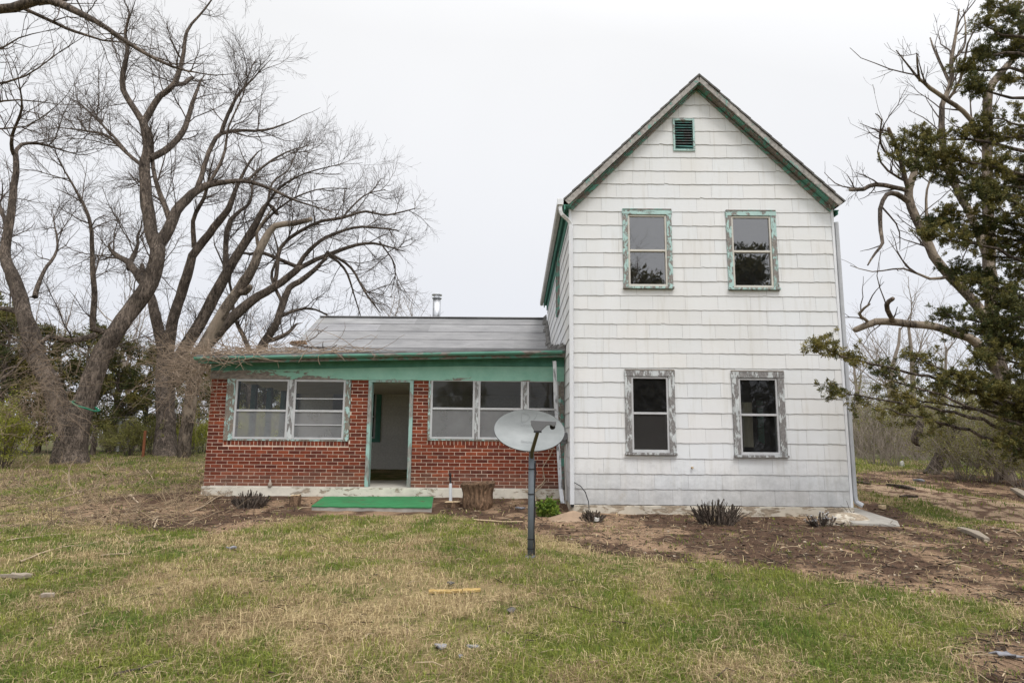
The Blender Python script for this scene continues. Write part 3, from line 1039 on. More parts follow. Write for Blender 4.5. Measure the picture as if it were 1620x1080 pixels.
def bricks(O, U, N, width, z0, z1, holes, soldiers, name, seed=1, ch=.0722, bl=.224):
    O = np.array(O, float); U = np.array(U, float); N = np.array(N, float); Z = np.array([0, 0, 1.])
    P = lambda u, z, o: O + U * u + Z * (z - O[2]) + N * o
    rr = random.Random(seed); mb = MB()
    n = max(1, round((z1 - z0) / ch)); ch = (z1 - z0) / n
    allh = list(holes) + list(soldiers)

    def brick(a, b, p, q):
        o = .007 + rr.uniform(-.0015, .0015); e = .004
        k = rr.random()
        base = np.array((.150, .034, .017)) if k < .60 else np.array((.098, .025, .016)) if k < .85 else np.array((.20, .048, .022))
        mb.col = tuple(base * rr.uniform(.8, 1.2)); mb.cur = 0
        f = [P(a, p, 0), P(b, p, 0), P(b, q, 0), P(a, q, 0), P(a + e, p + e, o), P(b - e, p + e, o), P(b - e, q - e, o), P(a + e, q - e, o)]
        mb.add(f, [(4, 5, 6, 7), (0, 1, 5, 4), (1, 2, 6, 5), (2, 3, 7, 6), (3, 0, 4, 7)])
    j = .0098
    for c in range(n):
        p, q = z0 + c * ch + j / 2, z0 + (c + 1) * ch - j / 2
        u = -bl * .5 * (c % 2) + rr.uniform(-.004, .004)
        spans = [(0, width)]
        for h in allh:
            if h[2] < (p + q) / 2 < h[3]:
                ns = []
                for s in spans:
                    if h[1] <= s[0] or h[0] >= s[1]: ns.append(s); continue
                    if h[0] > s[0]: ns.append((s[0], h[0]))
                    if h[1] < s[1]: ns.append((h[1], s[1]))
                spans = ns
        while u < width:
            for s in spans:
                a, b = max(u + j / 2, s[0]), min(u + bl - j / 2, s[1])
                if b - a > .02: brick(a, b, p, q)
            u += bl
    for s in soldiers:
        m = round((s[1] - s[0]) / .078); w_ = (s[1] - s[0]) / m
        for i in range(m): brick(s[0] + i * w_ + j / 2, s[0] + (i + 1) * w_ - j / 2, s[2] + j / 2, s[3] - j / 2)
    mb.cur = 1; mb.col = (1, 1, 1)
    us = sorted(set([0, width] + [q for h in holes for q in h[:2]])); zs = sorted(set([z0, z1] + [q for h in holes for q in h[2:]]))
    for a, b in zip(us[:-1], us[1:]):
        for p, q in zip(zs[:-1], zs[1:]):
            if any(h[0] < (a + b) / 2 < h[1] and h[2] < (p + q) / 2 < h[3] for h in holes): continue
            mb.quad(P(a, p, 0), P(b, p, 0), P(b, q, 0), P(a, q, 0))
            mb.quad(P(a, p, -.14), P(b, p, -.14), P(b, q, -.14), P(a, q, -.14))
    return mb.build(name, [M['brick'], M['mortar']], house)


hs = [(h[0] - XL, h[1] - XL, h[2], h[3] + .01) for h in (W1, W2, DR)]
so = [(h[0] - XL, h[1] - XL, h[2] - .10, h[2]) for h in (W1, W2)]
o = bricks((XL, Y2, ZB), (1, 0, 0), (0, -1, 0), XR - XL, ZB, ZT, hs, so, 'porch_wall', 2)
o['label'] = 'red brick front wall of the porch'
# left end of the porch: brick knee wall and open frame above
ZKN = W1[2] - .1
bricks((XL, Y2, ZB), (0, 1, 0), (-1, 0, 0), YK - Y2, ZB, ZKN, [], [], 'porch_wall', 4)
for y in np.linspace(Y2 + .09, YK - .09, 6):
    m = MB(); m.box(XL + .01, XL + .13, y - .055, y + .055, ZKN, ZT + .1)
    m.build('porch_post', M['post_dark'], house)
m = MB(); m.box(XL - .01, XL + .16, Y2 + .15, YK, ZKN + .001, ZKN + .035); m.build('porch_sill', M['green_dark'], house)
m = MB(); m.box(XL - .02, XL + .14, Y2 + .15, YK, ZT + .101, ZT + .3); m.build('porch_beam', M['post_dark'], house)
# footing of the wing
m = MB(); m.box(XL - .02, X0 - .012, Y2 - .05, YK2, -.1, ZB - .004)
m.build('porch_foundation', M['concrete'], house, .008)
# floor, ceiling, back wall inside
m = MB(); m.box(XL + .15, X0 - .03, Y2 - .04, YK, ZB - .003, ZB + .012); m.build('porch_floor', m_simple('dusty_floor', (.46, .43, .38), .95, .2, 3), house)
m = MB(); m.box(XL + .02, X0 - .03, Y2 + .14, YK, ZT + .06, ZT + .08); m.build('porch_ceiling', M['curtain'], house)
# back wall of the porch: white block courses, window and panels
BW = rect(556, 610, 603, 699, YK - .02)
m = MB(); rr = random.Random(5)
zz = ZB
while zz < ZT + .1:
    hh = min(.27, ZT + .08 - zz)
    xx = XL
    while xx < X0 - .05:
        x2 = min(xx + 1.1, X0 - .04)
        tt = rr.uniform(.93, 1)
        m.col = (.66 * tt, .65 * tt, .62 * tt)
        if not (BW[0] < (xx + x2) / 2 < BW[1] and BW[2] < zz + hh / 2 < BW[3]):
            m.box(xx + .001, x2 - .001, YK - .03, YK + .02, zz + .0012, zz + hh - .0012)
        xx = x2
    zz += .27
m.build('wing_wall', M['litter'], house)
m = MB()
m.box(BW[0], BW[1], YK - .06, YK - .031, BW[3] - .1, BW[3]); m.box(BW[0], BW[1], YK - .06, YK - .031, BW[2], BW[2] + .1)
m.box(BW[0], BW[0] + .12, YK - .06, YK - .031, BW[2] + .1, BW[3] - .1); m.box(BW[1] - .14, BW[1], YK - .06, YK - .031, BW[2] + .1, BW[3] - .1)
o = m.build('inner_window', M['green_dark'], house); o['label'] = 'green-trimmed window on the porch back wall'
m = MB(); m.box(BW[0] + .12, BW[1] - .14, YK - .05, YK - .032, BW[2] + .1, BW[3] - .1); m.build('pane', M['dark'], o)
m = MB()
zc = (BW[2] + BW[3]) / 2 - .1
m.box(BW[0] + .12, BW[1] - .14, YK - .058, YK - .051, zc, zc + .04); m.box(BW[1] - .19, BW[1] - .14, YK - .058, YK - .051, BW[2] + .1, BW[3] - .1)
m.box(BW[0] + .12, BW[1] - .19, YK - .058, YK - .051, BW[2] + .1, BW[2] + .15)
m.build('inner_sash', M['white_metal'], o)
# rest of the wing's walls
m = MB()
m.box(XL, XL + .12, YK + .03, YK2, ZB, ZK - .05); m.box(XL + .12, X0 - .02, YK2 - .12, YK2, ZB, ZK - .05)
m.prism([(XL + .01, YK, ZK - .05), (XL + .01, YK2, ZK - .05), (XL + .01, YR, ZR - .06)], (.1, 0, 0))
m.prism([(XL + .01, Y2 + .05, ZT + .3), (XL + .01, YK - .001, ZT + .3), (XL + .01, YK - .001, ZK - .06)], (.1, 0, 0))
m.build('wing_side_wall', M['panel'], house)

# frieze, soffit, fascia, gutter of the porch
zS = at(600, 570, Y2)[2]
m = MB(); m.box(XL - .02, X0 - .013, Y2 - .032, Y2 + .02, ZT + .004, zS - .105)
m.build('frieze', M['green'], house, .003)
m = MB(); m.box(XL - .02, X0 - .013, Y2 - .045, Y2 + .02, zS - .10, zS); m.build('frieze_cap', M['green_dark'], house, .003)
m = MB()
fz = lambda x: eL[2] + (eR[2] - eL[2]) * (x - eL[0]) / (eR[0] - eL[0])
XE2 = X0 - .02
g0, g1 = fz(XE), fz(XE2)


def beam(mb, xa, xb, ya, yb, za, zb, h):
    """sloping horizontal board: top heights za, zb at its ends"""
    mb.hexa([(xa, ya, za - h), (xb, ya, zb - h), (xb, yb, zb - h), (xa, yb, za - h), (xa, ya, za), (xb, ya, zb), (xb, yb, zb), (xa, yb, za)])


beam(m, XE + .02, XE2, EY + .06, Y2 - .05, g0 - .10, g1 - .10, .018)
beam(m, XL - .01, X0 - .014, Y2 - .04, Y2 + .0, g0 + .045, g1 + .045, .30)
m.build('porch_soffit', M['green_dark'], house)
m = MB(); beam(m, XE + .01, XE2, EY + .035, EY + .058, g0 - .015, g1 - .015, .13); m.build('fascia', M['green_peel'], house)
m = MB()
prof = [(-.085, .0), (-.085, -.03), (-.055, -.06), (.02, -.06), (.028, -.005), (.022, -.005), (.015, -.053), (-.05, -.053), (-.078, -.027), (-.078, .0)]
n = len(prof)
m.add([(XE - .03, EY + a, g0 - .025 + c) for a, c in prof] + [(XE2 - .06, EY + a, g1 - .025 + c) for a, c in prof],
      [tuple(range(n))[::-1], tuple(range(n, 2 * n))] + [(i, (i + 1) % n, n + (i + 1) % n, n + i) for i in range(n)])
m.build('gutter', m_peel('porch_gutter_paint', (.13, .32, .25), (.27, .25, .235), .455, 4, (.35, 1, 1)), house)


# roofing: lapped strips of mineral felt, porch pitch then wing pitch
def strips(mb, y0, z0a, z0b, y1, z1, n, thick, seed, edge):
    rr = random.Random(seed)
    L = math.hypot(y1 - y0, z1 - (z0a + z0b) / 2)
    ny, nz = -(z1 - (z0a + z0b) / 2) / L, (y1 - y0) / L
    for k in range(n):
        t0, t1 = k / n, min(1, (k + 1.06) / n)
        tt = rr.uniform(.80, 1.10); mb.col = (tt, tt, tt * rr.uniform(.98, 1.02))
        segs = 14
        for i in range(segs):
            xa = XE + (XE2 - XE) * i / segs; xb = XE + (XE2 - XE) * (i + 1) / segs
            if rr.random() < .16: t_ = rr.uniform(.82, 1.08); mb.col = (tt * t_,) * 3
            pts = []
            for (t, lift) in ((t0, .014), (t1, .001)):
                for x in (xa, xb):
                    zz0 = z0a + (z0b - z0a) * (x - XE) / (XE2 - XE)
                    y = y0 + (y1 - y0) * t; z = zz0 + (z1 - zz0) * t
                    wv = .010 * (vnoise(x * 3 + seed, k * 7.3) - .5) + (.008 * (vnoise(x * 1.3, k * 3.1 + seed) - .5))
                    pts.append(np.array([x, y + wv * (1.5 if t == t0 else 0), z]) + np.array([0, ny, nz]) * (lift + float(wv) * (t == t0)))
            mb.quad(pts[0], pts[1], pts[3], pts[2])
            d = np.array([0, ny, nz]) * -.014
            mb.quad(pts[0] + d, pts[1] + d, pts[1], pts[0])
    c = mb.col; mb.col = (.8, .8, .8)
    mb.hexa([(XE, y0, z0a - thick), (XE2, y0, z0b - thick), (XE2, y1, z1 - thick), (XE, y1, z1 - thick), (XE, y0, z0a - .003), (XE2, y0, z0b - .003), (XE2, y1, z1 - .003), (XE, y1, z1 - .003)])


m = MB()
strips(m, EY - .03, g0, g1, YK, ZK, 5, .03, 2, 0)
m.build('porch_roof', M['roll'], house)
m = MB()
strips(m, YK, ZK, ZK, YR, ZR, 4, .05, 5, 0)
m.hexa([(XE, YR, ZR - .05), (XE2, YR, ZR - .05), (XE2, YK2 + .3, ZK - .12), (XE, YK2 + .3, ZK - .12), (XE, YR, ZR), (XE2, YR, ZR), (XE2, YK2 + .3, ZK - .07), (XE, YK2 + .3, ZK - .07)])
m.col = (.95, .95, .95)
m.box(XE - .01, XE2, YR - .14, YR + .12, ZR - .015, ZR + .012)
m.build('wing_roof', M['roll'], house)
# rake edge boards on the left end and tar flashing against the tall block
m = MB()
for (ya, za, yb, zb) in ((EY, g0, YK, ZK), (YK, ZK, YR, ZR)):
    m.hexa([(XE - .02, ya, za - .13), (XE - .003, ya, za - .13), (XE - .003, yb, zb - .13), (XE - .02, yb, zb - .13), (XE - .02, ya, za + .006), (XE - .003, ya, za + .006), (XE - .003, yb, zb + .006), (XE - .02, yb, zb + .006)])
m.build('verge_board', M['rake'], house)
m = MB()
rr = random.Random(9)
path = [(EY - .03, g1), (YK, ZK), (YR, ZR)]
for (ya, za), (yb, zb) in zip(path[:-1], path[1:]):
    for k in range(12):
        t0, t1 = k / 12, (k + 1) / 12
        wv = rr.uniform(.10, .19); hh = rr.uniform(.08, .15)
        A = (ya + (yb - ya) * t0, za + (zb - za) * t0); B = (ya + (yb - ya) * t1, za + (zb - za) * t1)
        m.hexa([(X0 - wv, A[0], A[1] + .012), (X0 - .024, A[0], A[1] + .012), (X0 - .024, B[0], B[1] + .012), (X0 - wv, B[0], B[1] + .012),
                (X0 - wv, A[0], A[1] + .03), (X0 - .03, A[0], A[1] + hh), (X0 - .03, B[0], B[1] + hh), (X0 - wv, B[0], B[1] + .03)])
m.build('flashing', M['shingle_roof'], house)

# stove pipe behind the ridge
cp = at(690.5, 500, YR + .5)
cr = 6.4 * (YR + .5) / FPX
ct = at(690, 465, YR + .5)[2]
m = MB(); m.tube([(cp[0], cp[1], ZR - .4), (cp[0], cp[1], ct - .16)], cr, 20)
co = m.build('chimney_pipe', M['steel'], house, 0, True)
m = MB(); m.tube([(cp[0], cp[1], ct - .16), (cp[0], cp[1], ct - .14)], cr * 1.25, 20)
m.tube([(cp[0], cp[1], ct - .139), (cp[0], cp[1], ct - .05)], cr * .82, 16)
m.tube([(cp[0], cp[1], ct - .05), (cp[0], cp[1], ct - .025), (cp[0], cp[1], ct)], [cr * 1.3, cr * 1.32, cr * 1.05], 20)
m.build('cap', M['steel'], co)


# porch windows and doorway frame
def porch_window(R_, splits, mid, label, case, bars):
    a, b, c, d = R_
    m = MB()
    ca, cb = case
    if ca: m.box(a, a + ca, Y2 - .03, Y2 + .06, c + .001, d)
    if cb: m.box(b - cb, b, Y2 - .03, Y2 + .06, c + .001, d)
    m.box(a + ca, b - cb, Y2 - .018, Y2 + .06, c + .001, c + .028)
    o = m.build('porch_window', M['aqua_wood'], house, .003)
    o['label'] = label
    for i, (xa, xb) in enumerate(splits):
        f = .042
        s = MB(); y0, y1 = Y2 - .024, Y2 + .03
        z0, z1 = c + .03, d - .002
        s.box(xa, xa + f, y0, y1, z0, z1); s.box(xb - f, xb, y0, y1, z0, z1)
        s.box(xa + f, xb - f, y0, y1, z1 - f, z1); s.box(xa + f, xb - f, y0, y1, z0, z0 + f)
        s.box(xa + f, xb - f, y0 + .004, y1, mid - .021, mid + .021)
        if bars and i in bars:
            for t in (.40, ): s.box(xa + f, xb - f, y0 + .008, y1 - .01, mid + (z1 - f - mid) * t, mid + (z1 - f - mid) * t + .02)
            s.box(xa + f, xb - f, y0 + .008, y1 - .01, z0 + f + (mid - z0) * .42, z0 + f + (mid - z0) * .42 + .02)
        s.build('sash', M['white_metal'], o, .003)
        g = MB(); g.quad((xa + f, Y2 + .005, mid), (xb - f, Y2 + .005, mid), (xb - f, Y2 + .005, z1 - f), (xa + f, Y2 + .005, z1 - f)); g.build('glass', M['glass'], o)
        g = MB(); g.quad((xa + f, Y2 + .0, z0 + f), (xb - f, Y2 + .0, z0 + f), (xb - f, Y2 + .0, mid), (xa + f, Y2 + .0, mid)); g.build('screen', M['screen'], o)
        if i + 1 < len(splits):
            k = MB(); k.box(xb + .001, splits[i + 1][0] - .001, Y2 - .02, Y2 + .06, z0 - .001, d); k.build('mullion', M['grey_casing'], o)
    return o


fx = lambda px: at(px, 650, Y2)[0]
porch_window(W1, [(fx(371), fx(456)), (fx(464), fx(547)) if False else (fx(464), fx(545.5))], lv(450, 649.5)[2], 'left porch window of two sashes in peeling aqua casing', (fx(371) - W1[0], W1[1] - fx(545.5)), (1,))
porch_window(W2, [(fx(681), fx(751)), (fx(756.5), fx(826)), (fx(833.5), fx(833.5) + fx(826) - fx(756.5))] if False else [(fx(681), fx(751)), (fx(756.5), fx(827)), (fx(833.5), W2[1] - .05)], lv(760, 646.5)[2], 'right porch window of three sashes beside the downspout', (fx(681) - W2[0], .05), None)
m = MB()
jw = .075
for xa in (DR[0], DR[1] - jw): m.box(xa, xa + jw, Y2 - .028, Y2 + .15, ZB + .013, ZT - .04)
m.box(DR[0], DR[1], Y2 - .026, Y2 + .15, ZT - .039, ZT + .003)
o = m.build('door_frame', m_peel('door_frame_paint', (.28, .42, .38), (.25, .24, .22), .50, 6, (1, 1, .3)), house, .004)
# turquoise end board beside the tall block
m = MB(); m.box(XR - .039, XR + .02, Y2 - .04, Y2 + .02, ZB, ZT + .003); m.build('end_board', M['green_peel'], house)
# peeling downspout of the porch
dp = [at(877, 571, EY + .03), at(877.5, 577, EY + .05), at(879, 640, EY + .12), at(884, 720, EY + .15), at(887, 775, EY + .12), at(890, 795, EY - .02), at(892, 803, EY - .12)]
m = MB(); m.tube(dp[:5], .05, 4, True, .8, math.pi / 4); o = m.build('downspout', M['peel_spout'], house, .005); o['label'] = 'leaning porch downspout with flaking white paint'
m = MB(); m.tube([dp[4] + [0, -.005, .01], dp[5], dp[6]], .054, 4, True, .8, math.pi / 4); m.build('spout_shoe', M['spout'], o, .005)
# service box with cable on the flank
q = atX(893.5, 692, X0 - .06)
m = MB()
m.box(X0 - .12, X0 - .022, q[1] - .07, q[1] + .07, q[2] - .12, q[2] + .1)
m.tube([(X0 - .07, q[1] - .075, q[2]), (X0 - .07, q[1] - .11, q[2])], .06, 14)
m.build('meter_box', M['lnb'], house, .01)
m = MB()
m.tube([(X0 - .05, q[1], q[2] - .11), (X0 - .06, q[1] + .01, 1.2), (X0 - .045, q[1] - .02, .6), (X0 - .05, q[1], .40)], .012, 6)
m.build('conduit', M['spout_grey'], house)
# loose black cable by the corner
m = MB()
pp = [at(907, 762, YF - .05), at(918, 768, YF - .06), at(926, 778, YF - .08), at(931, 793, YF - .1), at(932, 806, YF - .16)]
m.tube(pp, .008, 6); m.build('cable', M['black'], house)

# blind inside the lower right window
cu = MB()
ca, cb = at(1174, 660, YF + .2)[0], at(1191, 660, YF + .2)[0]
zc0, zc1 = at(1182, 707, YF + .2)[2], at(1182, 636, YF + .2)[2]
nn = 24
for i in range(nn):
    a, b = ca + (cb - ca) * i / nn, ca + (cb - ca) * (i + 1) / nn
    ya, yb = YF + .2 + .02 * math.sin(i * 1.9), YF + .2 + .02 * math.sin((i + 1) * 1.9)
    cu.quad((a, ya, zc0), (b, yb, zc0), (b, yb, zc1), (a, ya, zc1))
    cu.quad((a, ya + .004, zc1), (b, yb + .004, zc1), (b, yb + .004, zc0), (a, ya + .004, zc0))
o = cu.build('folded_blind', M['curtain'])
tag(o, 'cream pleated blind leaning inside the lower right house window', 'blind')

# ------------------------------------------------------------------ step, stumps, pipe, bottle, dish
s0 = at(513, 785, 13.25); s1 = at(686, 785, 13.25); s2 = at(683, 802, 11.86); s3 = at(493, 800, 11.86)
st = thing('door_step', 'low concrete door step slab covered with bright green turf carpet', 'step', (float(s2[0]), 11.86, .3))
m = MB()
dn = np.array([0, 0, -.16])
m.hexa([s3 + dn, s2 + dn, s1 + dn * 2, s0 + dn * 2, s3 - [0, 0, .012], s2 - [0, 0, .012], s1 - [0, 0, .012], s0 - [0, 0, .012]])
m.build('slab', M['bare_concrete'], st, .01)
m = MB()
nu, nv = 26, 12
G_ = [[s3 + (s2 - s3) * (i / nu) + ((s0 + (s1 - s0) * (i / nu)) - (s3 + (s2 - s3) * (i / nu))) * (j / nv) + np.array([0, -.012 * (j == 0) + rnd.uniform(-.006, .006) * (j == 0), rnd.uniform(0, .006)]) for i in range(nu + 1)] for j in range(nv + 1)]
for j in range(nv):
    for i in range(nu): m.quad(G_[j][i], G_[j][i + 1], G_[j + 1][i + 1], G_[j + 1][i])
for i in range(nu):
    m.quad(G_[0][i] - [0, 0, .02], G_[0][i + 1] - [0, 0, .02], G_[0][i + 1], G_[0][i])
m.build('carpet', M['carpet'], st, 0, True)


def stump(name, px, py, wpx, hpx, label, flare=1.15, mat='stump', top='stump', seed=1, cat='stump'):
    p = gat(px, py); rr = random.Random(seed)
    k = p[1] / FPX
    r0, h = wpx * k / 2, hpx * k
    th = thing(name, label, cat, p)
    nn, rows = 40, 9
    lob = [rr.uniform(-.1, .1) for _ in range(9)]
    V, ang = [], []
    m = MB()
    vs = []
    for j in range(rows + 1):
        t = j / rows
        for i in range(nn):
            a = 2 * math.pi * i / nn
            w_ = 1 + .06 * math.sin(2 * a + lob[0] * 20) + .028 * math.sin(5 * a + t * 1.5 + lob[1] * 20) + .03 * math.sin(11 * a - t * 1.2) + .02 * math.sin(17 * a + lob[3] * 40)
            r = r0 * (1 + (flare - 1) * t) * w_ * (1 + .04 * math.sin(t * 9 + lob[2] * 30))
            z = -.05 + (h + .05) * t + (.05 * h * math.sin(a + 1) + .025 * h * math.sin(3 * a) + .03 * h * rr.uniform(-1, 1) if j == rows else 0)
            vs.append(p + np.array([r * math.cos(a), r * math.sin(a), z]))
    fs = [(j * nn + i, j * nn + (i + 1) % nn, (j + 1) * nn + (i + 1) % nn, (j + 1) * nn + i) for j in range(rows) for i in range(nn)]
    m.add(vs, fs)
    m.build('trunk', M[mat], th, 0, True)
    c = MB()
    cen = p + np.array([0, 0, h * .93])
    ring = [np.array(v) for v in vs[rows * nn:]]
    mid_ = [cen + (v - cen) * .55 + [0, 0, rr.uniform(-.02, .01)] for v in ring]
    c.add(ring + mid_ + [cen - [0, 0, .03]], [(i, (i + 1) % nn, nn + (i + 1) % nn, nn + i) for i in range(nn)] + [(nn + i, nn + (i + 1) % nn, 2 * nn) for i in range(nn)])
    c.build('cut_face', M[top], th)
    return th


stump('log', 755, 803, 44, 37, 'upright weathered log leaning on the brick porch base beside the step', 1.22, 'stump', 'stump', 3, 'log')
stump('tree_stump', 716, 801, 24, 7, 'low sawn stump with pale top beside the upright log', 1.05, 'stump', 'cutwood', 8)
stump('tree_stump', 467, 799, 17, 15, 'small ragged brown stump between green step and cut shrub', .9, 'stump', 'cutwood', 12)

p = gat(713, 793); k = p[1] / FPX
sp_ = thing('standpipe', 'thin white water standpipe with dark valve against the porch base', 'pipe', p)
m = MB(); m.tube([p + [0, 0, -.05], p + [-.01, 0, 24 * k], p + [-.012, 0, 27 * k]], [.032, .03, .026], 10); m.build('pipe', M['spout'], sp_)
m = MB(); m.tube([p + [-.012, 0, 27 * k], p + [-.02, 0, 38 * k]], .018, 8); m.tube([p + [-.02, .01, 39 * k], p + [-.02, -.05, 41 * k], p + [-.02, -.10, 39 * k]], [.026, .028, .018], 8)
m.build('valve', M['black'], sp_)

p = at(427, 769, Y2 - .045); p[2] = ZB - .003
bt = thing('bottle', 'small cloudy glass bottle standing on the porch foundation ledge', 'bottle', p)
p2 = p + np.array([0, -.002, 0])
m = MB(); m.tube([p2, p2 + [0, 0, .008], p2 + [0, 0, .075], p2 + [0, 0, .10], p2 + [0, 0, .135]], [.032, .040, .040, .018, .016], 14); m.build('glass_body', M['jar'], bt, 0, True)
m = MB(); m.tube([p2 + [0, 0, .135], p2 + [0, 0, .148]], .019, 12); m.build('lid', M['spout_grey'], bt)


def build_dish():
    YD = 7.95
    base = at(839, 881, YD); base[2] = float(gz(base[0], base[1]))
    top = at(841, 722, YD)
    th = thing('satellite_dish', 'weathered grey oval satellite dish on a leaning pole in the front yard', 'satellite dish', base)
    m = MB(); r = 4.6 * YD / FPX
    m.tube([base + [0, 0, -.1], base + (top - base) * .5, top], r, 14)
    m.tube([base + [0, 0, -.05], base + [0, 0, .015]], r * 1.7, 12)
    m.build('pole', M['pole'], th, 0, True)
    for py in (742, 782, 853, 868):
        t = (881 - py) / (881 - 722); q_ = base + (top - base) * t
        m = MB(); m.tube([q_ - [0, 0, .007], q_ + [0, 0, .007]], r * 1.12, 14); m.build('strap', M['black'], th)
    m = MB()
    m.tube([top + [.05, .05, -.05]] + [base + (top - base) * t + [r * 1.2 + .006 * math.sin(t * 17), .0, 0] for t in np.linspace(.93, .02, 10)], .009, 6)
    m.build('coax_cable', M['black'], th)
    c = at(837.5, 680, YD + .02)
    tilt = R(24); roll = R(-3)
    U = np.array([math.cos(roll), 0, math.sin(roll)])
    Nn = np.array([0, -math.cos(tilt), math.sin(tilt)])
    Vv = np.cross(Nn, U) * -1
    if Vv[2] < 0: Vv = -Vv
    ru = 55.3 * YD / FPX; rv = 34.2 * YD / FPX / math.cos(tilt - R(9))
    dep = .075
    S = lambda u, v, o=0: c + U * u * ru + Vv * v * rv - Nn * (dep * (1 - (u * u + v * v)) - o)
    m = MB(); nn, rings = 56, 8
    vs = [S(0, 0)]
    for j in range(1, rings + 1):
        for i in range(nn):
            a = 2 * math.pi * i / nn; vs.append(S(j / rings * math.cos(a), j / rings * math.sin(a)))
    fs = [(0, 1 + i, 1 + (i + 1) % nn) for i in range(nn)]
    for j in range(rings - 1):
        for i in range(nn):
            fs.append((1 + j * nn + i, 1 + (j + 1) * nn + i, 1 + (j + 1) * nn + (i + 1) % nn, 1 + j * nn + (i + 1) % nn))
    m.add(vs, fs)
    me_o = m
    V = np.array(m.v) - c
    loops = [i for f in m.f for i in f]; stt = np.cumsum([0] + [len(f) for f in m.f[:-1]])
    me = np_mesh('reflector', V, loops, stt)
    ro = place('reflector', me, M['dish'], th, True); ro.location = c - base; WL[ro.name] = c.copy()
    m = MB()
    vs = [S(math.cos(2 * math.pi * i / nn) * q_, math.sin(2 * math.pi * i / nn) * q_, o) for (q_, o) in ((1, 0), (1.012, .0), (1.012, -.018), (.97, -.018)) for i in range(nn)]
    fs = [(j * nn + i, j * nn + (i + 1) % nn, (j + 1) * nn + (i + 1) % nn, (j + 1) * nn + i) for j in range(3) for i in range(nn)]
    m.add(vs, fs)
    vs2 = [S(0, 0, -.012)] + [S(j / 4 * .98 * math.cos(2 * math.pi * i / nn), j / 4 * .98 * math.sin(2 * math.pi * i / nn), -.012) for j in range(1, 5) for i in range(nn)]
    fs2 = [(0, 1 + (i + 1) % nn, 1 + i) for i in range(nn)] + [(1 + j * nn + i, 1 + j * nn + (i + 1) % nn, 1 + (j + 1) * nn + (i + 1) % nn, 1 + (j + 1) * nn + i) for j in range(3) for i in range(nn)]
    m.add(vs2, fs2)
    m.build('rim', M['dish_back'], ro, 0, True)
    # bracket behind, arm in front
    m = MB(); m.tube([top + [0, .0, -.02], top + [0, .05, .10], c - Nn * (dep + .05), c - Nn * (dep + .005)], [.03, .03, .05, .09], 10); m.build('mount_bracket', M['pole'], th)
    YL = YD - .36
    a0 = top + np.array([0, -.02, -.01]); a1 = at(841.8, 713, YD - .10); a2 = at(850.6, 683, YL + .02)
    m = MB(); m.tube([a0, a1, a2], [.026, .029, .026], 4, True, 1.0, math.pi / 4)
    m.build('feed_arm', M['arm'], th, .004)
    zp = [(840, 664.2), (880, 666.2), (880, 671.5), (876, 675), (871.6, 672.5), (866.5, 671.7), (856, 681.7), (845.7, 681.7), (840.4, 672.5)]
    m = MB(); m.prism([at(x, y, YL) for x, y in zp][::-1], (0, .085, 0)); lo = m.build('receiver_head', M['lnb'], th, .006)
    q_ = at(874.5, 674.6, YL + .04)
    m = MB(); m.tube([q_ + [0, .03, .01], q_ + [0, .045, 0], q_ + [0, .075, -.004]], [.03, .034, .03], 14); m.build('feed_horn', M['black'], lo)
    q_ = (at(845.7, 683, YL + .03) + at(855.5, 683, YL + .03)) / 2
    m = MB(); m.box(q_[0] - .045, q_[0] + .045, YL - .005, YL + .08, q_[2] - .008, q_[2] + .012); m.build('collar', M['black'], lo)

    # faded print on the face, wrapped onto the bowl
    def wrap(name, pts_faces):
        vs, fs = pts_faces
        mm = MB(); mm.add([S(u, v, .0022) for u, v in vs], fs)
        return mm.build(name, M['dish_mark'], ro)

    def uv_of(px, py): return (px - 837.5) / 55.3, (680 - py) / 34.2

    def text(body, px, py, hpx, wpx):
        cu = bpy.data.curves.new('lettering', 'FONT'); cu.body = body; cu.resolution_u = 2
        ob = bpy.data.objects.new('lettering', cu); COL.objects.link(ob)
        dg = bpy.context.evaluated_depsgraph_get(); dg.update()
        me_ = bpy.data.meshes.new_from_object(ob.evaluated_get(dg))
        co = np.array([v.co[:2] for v in me_.vertices]); fs = [tuple(p_.vertices) for p_ in me_.polygons]
        bpy.data.objects.remove(ob); bpy.data.curves.remove(cu); bpy.data.meshes.remove(me_)
        co = (co - co.min(0)) / (co.max(0) - co.min(0))
        u0, v0 = uv_of(px, py)
        return [(u0 + x * wpx / 55.3, v0 + y * hpx / 34.2) for x, y in co], fs
    wrap('lettering', text('Direct', 823.5, 671, 6, 17))
    wrap('lettering', text('SlimLine', 825, 699, 5, 18))
    # outlined letter D and the stroke beside it
    def outline(pts, wd):
        vs, fs = [], []
        for (a, b_) in zip(pts[:-1], pts[1:]):
            a, b_ = np.array(a, float), np.array(b_, float)
            d = b_ - a; d /= np.linalg.norm(d); n_ = np.array([-d[1], d[0]]) * wd
            k_ = len(vs)
            vs += [uv_of(*q) for q in (a - n_, b_ - n_, b_ + n_, a + n_)]; fs.append((k_, k_ + 1, k_ + 2, k_ + 3))
        return vs, fs
    wrap('emblem', outline([(824, 652), (824, 663.5), (830, 663.5), (834, 661), (837.5, 657), (835.5, 653.5), (831, 651.5), (824, 651.5)], .35))
    wrap('emblem', outline([(838, 663.5), (844, 659.5), (848, 654), (848.5, 649.5)], .5))


build_dish()
# ------------------------------------------------------------------ plants
def unit(v): return v / (np.linalg.norm(v) + 1e-9)


